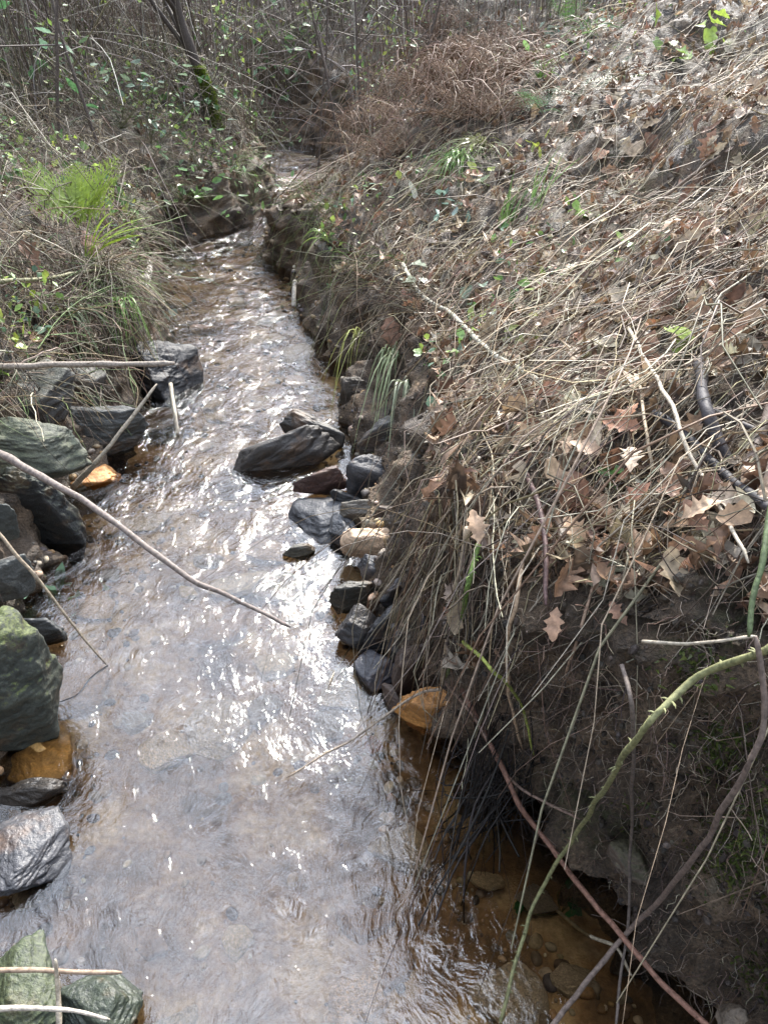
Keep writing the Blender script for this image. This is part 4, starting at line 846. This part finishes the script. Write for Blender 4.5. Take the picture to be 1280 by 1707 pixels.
def tuft(u, v, off, n, ln, wdt, color, label, seed, droop=.5, dirn=None, spread=.5, group='grass tufts'):
    """each blade of a small tuft is its own child; bigger tufts are one blade mass"""
    p, _ = cast(u, v, off); root = empty('grass_tuft', p, label, 'grass', group)
    if n <= 26:
        for i in range(n):
            V, Ff = blades(1, ln, wdt, spread, droop, seed*100+i, dirn if dirn is not None else random.random()*6.28)
            c = np.array(color)*random.uniform(.7, 1.3); obj('blade', mesh('blade', V, Ff), M_green_o, parent=root, color=tuple(c))
    else:
        V, Ff = blades(n, ln, wdt, spread, droop, seed, dirn); obj('blades', mesh('blades', V, Ff), M_green_o, parent=root, color=color, kind='stuff')
    return root
YG = (.30, .42, .06); G0 = (.14, .24, .06); SG = (.22, .27, .15)
tuft(150, 430, .2, 12, .42, .016, YG, 'bright yellow green broad grass blades arching right over the left bank', 1, .25, .15, .22)
tuft(165, 470, .06, 22, .3, .008, SG, 'pale grey green grass hanging towards the black rock', 2, 1.3, -1.1, .5)
tuft(205, 500, .04, 24, .28, .007, (.2,.34,.08), 'green grass hanging down in front of the black rock', 3, 1.3, -1.2, .4)
tuft(225, 470, .04, 9, .34, .007, (.25,.3,.12), 'long grass blades curving out over the water at the left', 4, 1.1, -.2, .4)
tuft(120, 520, .06, 24, .32, .006, SG, 'dull green grass on the left bank under the bright blades', 5, 1.2, -.8, .5)
tuft(655, 590, .06, 26, .42, .007, (.32,.38,.2), 'pale green grass hanging down over the grey block', 6, 1.3, -2.0, .25)
tuft(680, 640, .06, 18, .34, .006, (.3,.34,.22), 'thin whitish grass beside the pale hanging grass', 7, 1.3, -1.9, .25)
tuft(602, 560, .05, 12, .5, .005, (.38,.4,.12), 'few yellow stalks drooping over the far pool', 8, 1.3, -2.2, .2)
tuft(840, 380, .05, 16, .42, .007, G0, 'upright green grass blades in the upper litter', 9, .15, .9, .25)
tuft(885, 345, .05, 12, .35, .006, (.2,.32,.1), 'slender green blades right of the upright grass', 10, .1, .8, .3)
tuft(765, 270, .12, 90, .40, .006, (.2,.33,.09), 'thick clump of drooping green grass below the dry bracken', 11, .9, -2.0, .9)
tuft(800, 250, .10, 60, .4, .006, (.3,.32,.14), 'yellow green grass mound above the green clump', 12, .8, -2.2, 1.)
tuft(545, 400, .03, 10, .3, .007, (.3,.42,.1), 'single bent green stalks at the stream narrows', 13, .7, -2.4, .3)
tuft(900, 130, .02, 22, .4, .008, G0, 'green grass beside ferns near the top of the slope', 14, .5)
tuft(980, 60, .02, 20, .4, .008, (.12,.2,.07), 'dark green grass at the top of the slope', 15, .5)
tuft(330, 330, .03, 20, .25, .006, G0, 'green grass on the left bank below the mossy tree', 16, .8)
tuft(400, 290, .03, 22, .25, .006, (.2,.28,.08), 'fresh green grass at the left water edge upstream', 17, .9)
tuft(470, 245, .03, 16, .3, .007, (.2,.3,.1), 'grass leaning over the far narrow water', 18, .9)
tuft(560, 300, .02, 16, .25, .005, (.32,.33,.16), 'pale grass at the foot of the far right bank', 19, .9)

def frond_mesh(ln, seed, pinn=11, width=.36, droop=.35, fat=1.):
    r = np.random.default_rng(seed); Vs = []; Fs = []; off = 0
    tt = np.linspace(0, 1, 12); spine = np.stack([tt*0, tt*ln, ln*(.25*tt-droop*tt**2)], 1)
    v, f = tube_arrays(spine[None], (np.linspace(.0022, .0006, 12))[None], 4); Vs.append(v); Fs.append(f); off += len(v)
    for i in range(pinn):
        ti = .18+.8*i/pinn; w_ = ln*width*(1-ti)**.8*(1.1 if i else .8)+.01; b = np.array([0, ti*ln, ln*(.25*ti-droop*ti**2)])
        for s in (-1, 1):
            m = 6
            for j in range(m):
                q = j/m; c = b+np.array([s*w_*q, w_*q*.45, -w_*q*.15+r.normal()*.002]); l_ = w_*.30*fat*(1-q*.75)
                for e in (-1, 1):
                    d = np.array([s*.5, e*.9+.3, .1]); d = d/np.linalg.norm(d)*l_; sd2 = np.array([s*.35, -.1, 0])*l_*.6
                    V = np.array([c, c+d*.5+sd2*.7, c+d, c+d*.5-sd2*.7]); Vs.append(V); Fs.append(np.array([[off, off+1, off+2, off+3]])); off += 4
    return mesh('frond', np.vstack(Vs), np.vstack(Fs), False)
def fern(u, v, off, fr, color, label, seed, ln=.3, width=.36, up=.6, name='fern'):
    mt_ = M_dry_o if name == 'dry_bracken' else M_green_o
    p, _ = cast(u, v, off); root = empty(name, p, label, 'fern'); r = np.random.default_rng(seed)
    for i, a in enumerate(fr):
        o = obj('frond', frond_mesh(ln*r.uniform(.8, 1.1), seed*10+i, width=width, fat=1.7 if seed == 31 else 1.), mt_, parent=root, color=tuple(np.array(color)*r.uniform(.75, 1.2)))
        o.rotation_euler = (up+r.normal()*.12, r.normal()*.2, math.radians(a)-math.pi/2)
    return root
fern(130, 380, .22, (140, 100, 50, 15), (.36,.48,.08), 'bright yellow green bracken fern on the left bank', 31, .32, .42, .75)
fern(940, 45, .05, (60, 100, 140, 20), (.16,.30,.06), 'green fern at the top edge of the slope', 32, .4, .3, .9)
fern(965, 160, .03, (60, 20, 200), (.12,.2,.09), 'dull green narrow fern in the upper slope', 33, .3, .2, .3)
fern(1010, 140, .03, (45, 80), (.13,.21,.1), 'grey green fern right of the narrow fern', 34, .3, .2, .3)
fern(905, 190, .03, (230, 280, 100, 60), (.1,.2,.07), 'dark green fern at the middle of the upper slope', 35, .3, .3, .4)
fern(858, 622, .05, (270,), (.10,.22,.07), 'single small green fern frond hanging over the lip', 36, .11, .22, -.9)
fern(1040, 135, .02, (30, 150, 80), (.25,.33,.08), 'yellowish small fern among leaves near the top right', 37, .2, .2, .3)
DB = (.22, .15, .105)
BR = [(790, 150, 'largest drooping clump of dry red brown bracken'), (850, 95, 'dry bracken clump at the upper right of the others'), (725, 165, 'dry bracken clump leaning left over the far bank'), (815, 205, 'low dry bracken above the green grass clump'), (640, 265, 'low dry bracken at the far bank edge'), (700, 110, 'faded bracken clump against the thicket'),
 (755, 110, 'dry bracken behind the largest clump'), (670, 200, 'small red brown bracken left of the low clumps'), (760, 200, 'dead bracken between the low clump and the far bank'), (830, 140, 'dead bracken just right of the largest clump'), (600, 230, 'brown bracken hanging over the stream bend'), (735, 60, 'pale dead bracken high in the scrub')]
for i, (u, v, lb) in enumerate(BR):
    r3 = random.Random(i); fern(u, v, .10, tuple(r3.uniform(0, 360) for _ in range(13)), tuple(np.array(DB)*r3.uniform(.75, 1.15)), lb, 60+i, .42, .26, r3.uniform(.15, .6), 'dry_bracken')
    p_, _ = cast(u, v, .0); N_ = 70; K = 9; t = np.linspace(0, 1, K); a = rng.random(N_)*6.28; L_ = rng.uniform(.15, .5, N_); C = np.zeros((N_, K, 3))
    b0 = rng.normal(size=(N_, 3))*np.array([.12, .12, .04]); C[:, :, 0] = b0[:, :1]+np.cos(a)[:, None]*L_[:, None]*t; C[:, :, 1] = b0[:, 1:2]+np.sin(a)[:, None]*L_[:, None]*t; C[:, :, 2] = .1+b0[:, 2:]+.35*L_[:, None]*np.sin(t*2.9)-.25*L_[:, None]*t*t
    C += np.cumsum(rng.normal(size=C.shape)*.008, 1)+p_
    tubes('bracken_stalks', C, .001+.0012*rng.random((N_, 1))*np.ones(K), jit(np.tile(np.array(DB)*1.1, (N_, 1))), M_stem, 3, kind='stuff', label='broken red brown stalks of dead bracken')

def leafy(u, v, off, n, size, color, label, seed, spread=.08, kind='x', name='leafy_shoot', cat='plant', group=None, upn=.8):
    p, nn = cast(u, v, off); root = empty(name, p, label, cat, group); r = np.random.default_rng(seed)
    ms = [mesh('leaf', *leaf_template(kind, 8, seed+j, .5)) for j in range(2)]
    for m_ in ms: m_.materials.append(M_green_o)
    tips = r.normal(size=(n, 3))*spread*np.array([1, .8, .6])+np.array([0, 0, spread*.4])
    for i in range(n):
        o = obj('leaf', ms[i % 2], None, parent=root, color=tuple(np.array(color)*r.uniform(.7, 1.25))); s = size*r.uniform(.7, 1.2)
        o.location = tips[i]; o.scale = (s,)*3; o.rotation_euler = (r.normal()*.5+.35, r.normal()*.5, r.random()*6.3)
    c = np.stack([cat_rom(np.array([(0, 0, -.05), t_*.5+r.normal(size=3)*.01, t_]), 5) for t_ in tips]); V, Ff = tube_arrays(c, np.full((n, 5), .0011), 4)
    obj('stem', mesh('stem', V, Ff), M_green_o, parent=root, color=(.15, .16, .07)); return root
GL = 'leafy green shoots in the litter and banks'
LF = [(75,975,.06,7,.075,(.13,.22,.15),'blue green bramble leaves beside the mossy boulder','x',.04), (125,1000,.05,6,.05,(.2,.28,.08),'yellow green leaves trailing at the left water edge','x',.04),
 (700,482,.06,6,.055,(.42,.47,.38),'pale whitish leaves hanging at the bank lip','round',.05), (780,500,.04,4,.05,(.25,.33,.24),'three pale green leaves at the start of the bent stem','round',.04),
 (800,300,.03,5,.06,(.2,.28,.12),'small leaves beside the green grass clump','x',.05), (860,270,.03,8,.06,(.38,.45,.08),'yellow green leaves on the slope above the litter','x',.08), (910,255,.03,6,.05,(.36,.42,.08),'small lime leaves right of the yellow green ones','x',.07),
 (925,90,.06,12,.07,(.2,.34,.12),'cluster of bright bramble leaves near the top','x',.14), (905,65,.08,7,.07,(.42,.5,.4),'shiny pale leaves left of the bramble cluster','round',.1), (1170,75,.05,10,.09,(.38,.52,.09),'lime green leaves at the upper right among brown litter','ivy',.1),
 (1120,85,.04,5,.08,(.3,.45,.1),'two light green leaves left of the lime cluster','ivy',.06), (740,340,.03,7,.06,(.22,.33,.27),'blue green leaves in the middle of the slope edge','x',.06), (765,365,.03,6,.05,(.2,.3,.26),'dusty green leaves under the blue green ones','x',.05),
 (1015,798,.03,2,.06,(.2,.42,.12),'two small fresh green leaves in a dark gap of the litter','x',.02), (985,362,.03,2,.09,(.3,.42,.16),'single light green leaf lying in the upper litter','round',.01), (940,1500,.05,5,.045,(.04,.16,.05),'dark green leaves in the shaded hollow at lower right','x',.025),
 (865,580,.03,5,.05,(.35,.38,.1),'yellowing leaves above the small fern frond','x',.05), (800,545,.03,6,.05,(.26,.34,.08),'olive leaves near the whitish bent stem','x',.06), (1155,575,.03,3,.06,(.35,.45,.15),'pale lime leaf beside the black charred branch','round',.03),
 (30,150,.1,16,.10,(.1,.22,.09),'dark green bush leaves at the left edge of the thicket','x',.22), (15,90,.1,14,.09,(.16,.27,.09),'green bush leaves above the left edge bush','x',.2), (445,90,.2,26,.10,(.15,.28,.12),'glossy green leaves of a bush in the middle of the thicket','round',.38),
 (500,55,.2,22,.09,(.22,.34,.10),'yellowish green bush behind the glossy leaved one','round',.34), (420,140,.15,20,.08,(.12,.24,.12),'green bush beside the mossy tree','x',.25), (200,200,.05,18,.06,(.2,.27,.18),'grey green ground leaves left of the mossy tree','x',.2),
 (250,225,.05,18,.06,(.18,.26,.17),'dull green leaves on the left bank below the tree','x',.2), (330,270,.05,16,.06,(.14,.24,.08),'green leaves above the far left water edge','x',.16), (300,320,.05,14,.07,(.13,.24,.08),'leafy clump at the left bank overhang','x',.14),
 (420,330,.04,16,.06,(.15,.26,.09),'leafy clump at the left narrows of the stream','x',.14), (470,240,.04,12,.07,(.18,.3,.12),'leafy twig reaching over the far water','x',.13), (240,540,.05,8,.06,(.3,.36,.28),'whitish leaves on top of the black angular rock','round',.06),
 (345,175,.05,14,.06,(.08,.17,.05),'ivy leaves climbing the foot of the mossy tree','ivy',.08)]
for i, (u, v, off, n, s_, c, lb, kd, sp) in enumerate(LF):
    if u < 520 and v < 350: off += .22; n = int(n*1.8); sp *= 1.25; c = tuple(x*1.15 for x in c)
    leafy(u, v, off, n, s_, c, lb, 500+i*3, sp, kd, 'bush' if n >= 20 else 'leafy_shoot', 'bush' if n >= 20 else 'plant')

# ------------------------------------------------------------------ single dead leaves that can be told apart
TEM = {k_: [mesh('dead_leaf', *leaf_template(k_, 14 if k_ == 'oak' else 9, 40+j, 1.1)) for j in range(5)] for k_ in ('oak', 'long', 'round')}
for l_ in TEM.values():
    for m_ in l_: m_.materials.append(M_leaf_o)
def n_out(u, v): return v < 900
def dead(u, v, off, kind, px, color, label, yaw, seed=0, faced=.5, group=None, nm=None):
    off += .03 if n_out(u, v) else 0.; p, n_ = cast(u, v, off); d = depth(p); s = .86*px/F*d; n_ = Vector(n_)
    toc = (Vector((0, 0, CAM_H))-Vector(p)).normalized(); zz = (n_*(1-faced)+toc*faced).normalized()
    x_ = Vector((math.cos(yaw), math.sin(yaw), 0)); x_ = (x_-zz*x_.dot(zz)).normalized(); y_ = zz.cross(x_)
    o = obj('dead_leaf', TEM[kind][seed % 5], None, label=label, cat='leaf', group=group, color=(color[0]*1.04, color[1]*.98, color[2]*.85))
    o.matrix_world = Matrix.Translation(Vector(p)) @ Matrix((x_, y_, zz)).transposed().to_4x4() @ Matrix.Diagonal((s, s, s, 1))
    return o
LT = (.44, .31, .22); PK = (.33, .20, .15); PW = (.55, .48, .40); OR = (.42, .17, .06); DB2 = (.2, .12, .09)
DL = [(793,878,.09,'oak',72,(.50,.36,.27),'large tan oak leaf standing out at the lip above the stem bundle',.2), (924,1040,.03,'oak',70,(.40,.26,.19),'lobed oak leaf alone on the dark soil wall',2.9), (1140,905,.04,'oak',66,(.36,.22,.15),'broad brown oak leaf hanging at the lip on the right',1.2),
 (958,880,.05,'oak',70,LT,'tan oak leaf at the lip with dark edge behind',.5), (990,732,.05,'long',95,PW,'long pale willow shaped leaf in the middle litter',2.8), (1240,590,.06,'round',80,(.34,.32,.29),'curled grey leaf at the right edge above the black branch',.9),
 (1195,580,.05,'oak',85,(.38,.25,.18),'brown oak leaf behind the round brown acorn gall',.4), (890,725,.05,'oak',90,(.46,.35,.27),'pale oak leaf with pointed lobes below the bent stem',1.5), (942,672,.04,'oak',60,PW,'whitish crumpled leaf right above the pale oak leaf',2.2),
 (1087,548,.05,'round',48,OR,'bright orange leaf in the middle of the litter',.3), (1148,348,.04,'long',90,PW,'pale pointed leaf at the right of the upper litter',1.4), (1240,388,.05,'long',130,(.34,.30,.18),'long olive dead leaf blade at the right edge',1.5),
 (652,558,.05,'oak',75,PK,'curled brown leaf caught at the lip above the pool',.2), (1030,1022,.03,'oak',55,PK,'brown leaf fragment on the soil right of the oak leaf',.6), (1215,76,.05,'round',30,(.6,.56,.5),'small white leaf at the upper right',.3),
 (1192,172,.04,'oak',70,(.5,.38,.28),'tan oak leaf lying high on the slope at the right',.9), (148,405,.14,'oak',60,(.3,.17,.12),'brown leaf under the bright grass on the left bank',.4), (50,425,.16,'oak',70,(.22,.13,.09),'dark brown leaf deep in the left brambles',1.1),
 (920,780,.04,'round',45,(.5,.38,.28),'small round tan leaf below the pale oak leaf',.1), (1112,490,.04,'oak',110,PK,'large reddish brown leaf right above the orange leaf',1.9), (1040,500,.04,'oak',80,PW,'cream coloured leaf left of the large reddish one',.7),
 (1075,595,.05,'oak',110,PK,'large crumpled brown leaf under the orange leaf',2.6), (1010,640,.04,'oak',70,DB2,'dark leaf between the straw stems',.3), (1225,860,.04,'round',70,LT,'tan leaf under the black branch at the right edge',1.2), (1160,860,.04,'oak',80,PK,'pinkish brown leaf left of the black branch end',.4),
 (720,1180,.06,'oak',44,(.5,.28,.14),'curled orange leaf on the orange stone',.4), (622,1240,.03,'round',42,(.26,.12,.08),'dark red brown leaf at the water edge below the thin twig',.9), (690,320,.05,'long',50,(.5,.53,.5),'silvery leaf near the far bank edge',.6),
 (1180,240,.04,'oak',60,PK,'brown oak leaf below the highest tan leaf',2.2), (1090,240,.04,'oak',60,DB2,'dark brown leaf high on the slope',.5), (1255,530,.05,'oak',80,LT,'tan lobed leaf at the right edge below the olive blade',2.0), (860,480,.04,'oak',60,DB2,'small brown leaf above the whitish bent stem',.8),
 (1260,160,.05,'oak',90,(.38,.28,.2),'wide tan leaf at the right edge near the top',.2), (1120,820,.04,'oak',64,PK,'brown oak leaf lying under the second pale stem',1.0), (830,800,.05,'oak',70,(.22,.15,.12),'dark grey brown leaf left of the red brown stem',.9)]
for i, (u, v, off, kd, px, c, lb, yw) in enumerate(DL): dead(u, v, off, kd, px, c, lb, yw, i)
# the other large leaves near the viewer, one object each
rr = random.Random(11); i = 0
names_c = [((.36,.24,.17), 'mid brown'), ((.46,.35,.26), 'light tan'), ((.24,.14,.10), 'dark brown'), ((.52,.45,.37), 'bleached'), ((.38,.21,.14), 'reddish brown')]
LM = [(793,878,'tan leaf over the stem bundle'), (1087,548,'bright orange leaf'), (990,732,'long pale willow leaf'), (1148,348,'pale pointed leaf'), (1240,388,'olive leaf blade'), (1170,75,'lime green leaves'), (1192,172,'high tan leaf'), (770,270,'drooping green grass clump'), (860,340,'upright green grass'), (985,362,'lone light green leaf'), (860,270,'yellow green leaves'), (1190,700,'black charred branch'), (1015,798,'two fresh green leaves'), (830,570,'whitish bent stem'), (925,90,'bramble leaf cluster'), (1110,740,'longest pale stem'), (890,800,'red brown hanging stem'), (905,190,'dark green fern'), (1040,375,'long sloping branch'), (1240,590,'curled grey leaf')]
seen_lb = set()
while i < 150:
    u = rr.uniform(780, 1275); v = rr.uniform(150, 900)
    if v > 1000-(1280-u)*.15-90+0 and u < 850: continue
    p, n_ = cast(u, v)
    if p[2] < .45 or n_.z < .5: continue
    c, cn_ = rr.choice(names_c); kd = rr.choice(['oak']*4+['long', 'round']); zone = ('on the upper slope below the thicket' if v < 330 else 'in the middle of the littered slope' if v < 600 else 'on the near litter above the bank lip')
    sz = rr.choice([.055, .075, .095])
    kw = {'oak': 'lobed oak leaf', 'long': 'narrow pointed leaf', 'round': 'broad oval leaf'}[kd]; sw = {.055: 'small', .075: 'middling', .095: 'large'}[sz]
    a_, b_, ph = min(LM, key=lambda q: (q[0]-u)**2+(q[1]-v)**2); du_, dv_ = u-a_, v-b_
    dr = ('right of' if du_ > 0 else 'left of') if abs(du_) > abs(dv_) else ('below' if dv_ > 0 else 'above')
    lb = f'{sw} {cn_} {kw} {dr} the {ph}'
    if lb in seen_lb: continue
    seen_lb.add(lb)
    dead(u, v, rr.uniform(.015, .06), kd, min(sz*F/depth(p), 82), tuple(x*rr.uniform(.95, 1.05) for x in c), lb, rr.random()*6.3, i, rr.uniform(0, .5), 'fallen leaves lying loose on the right slope'); i += 1
# acorn gall
o = obj('oak_gall', rock_mesh(901, (.016, .016, .015), 4, 4, rough=.01), M_bark_o, label='round dark brown oak gall beside the top of the black charred branch', cat='gall', color=(.13, .085, .07)); o.location = cast(1178, 608, .05)[0]
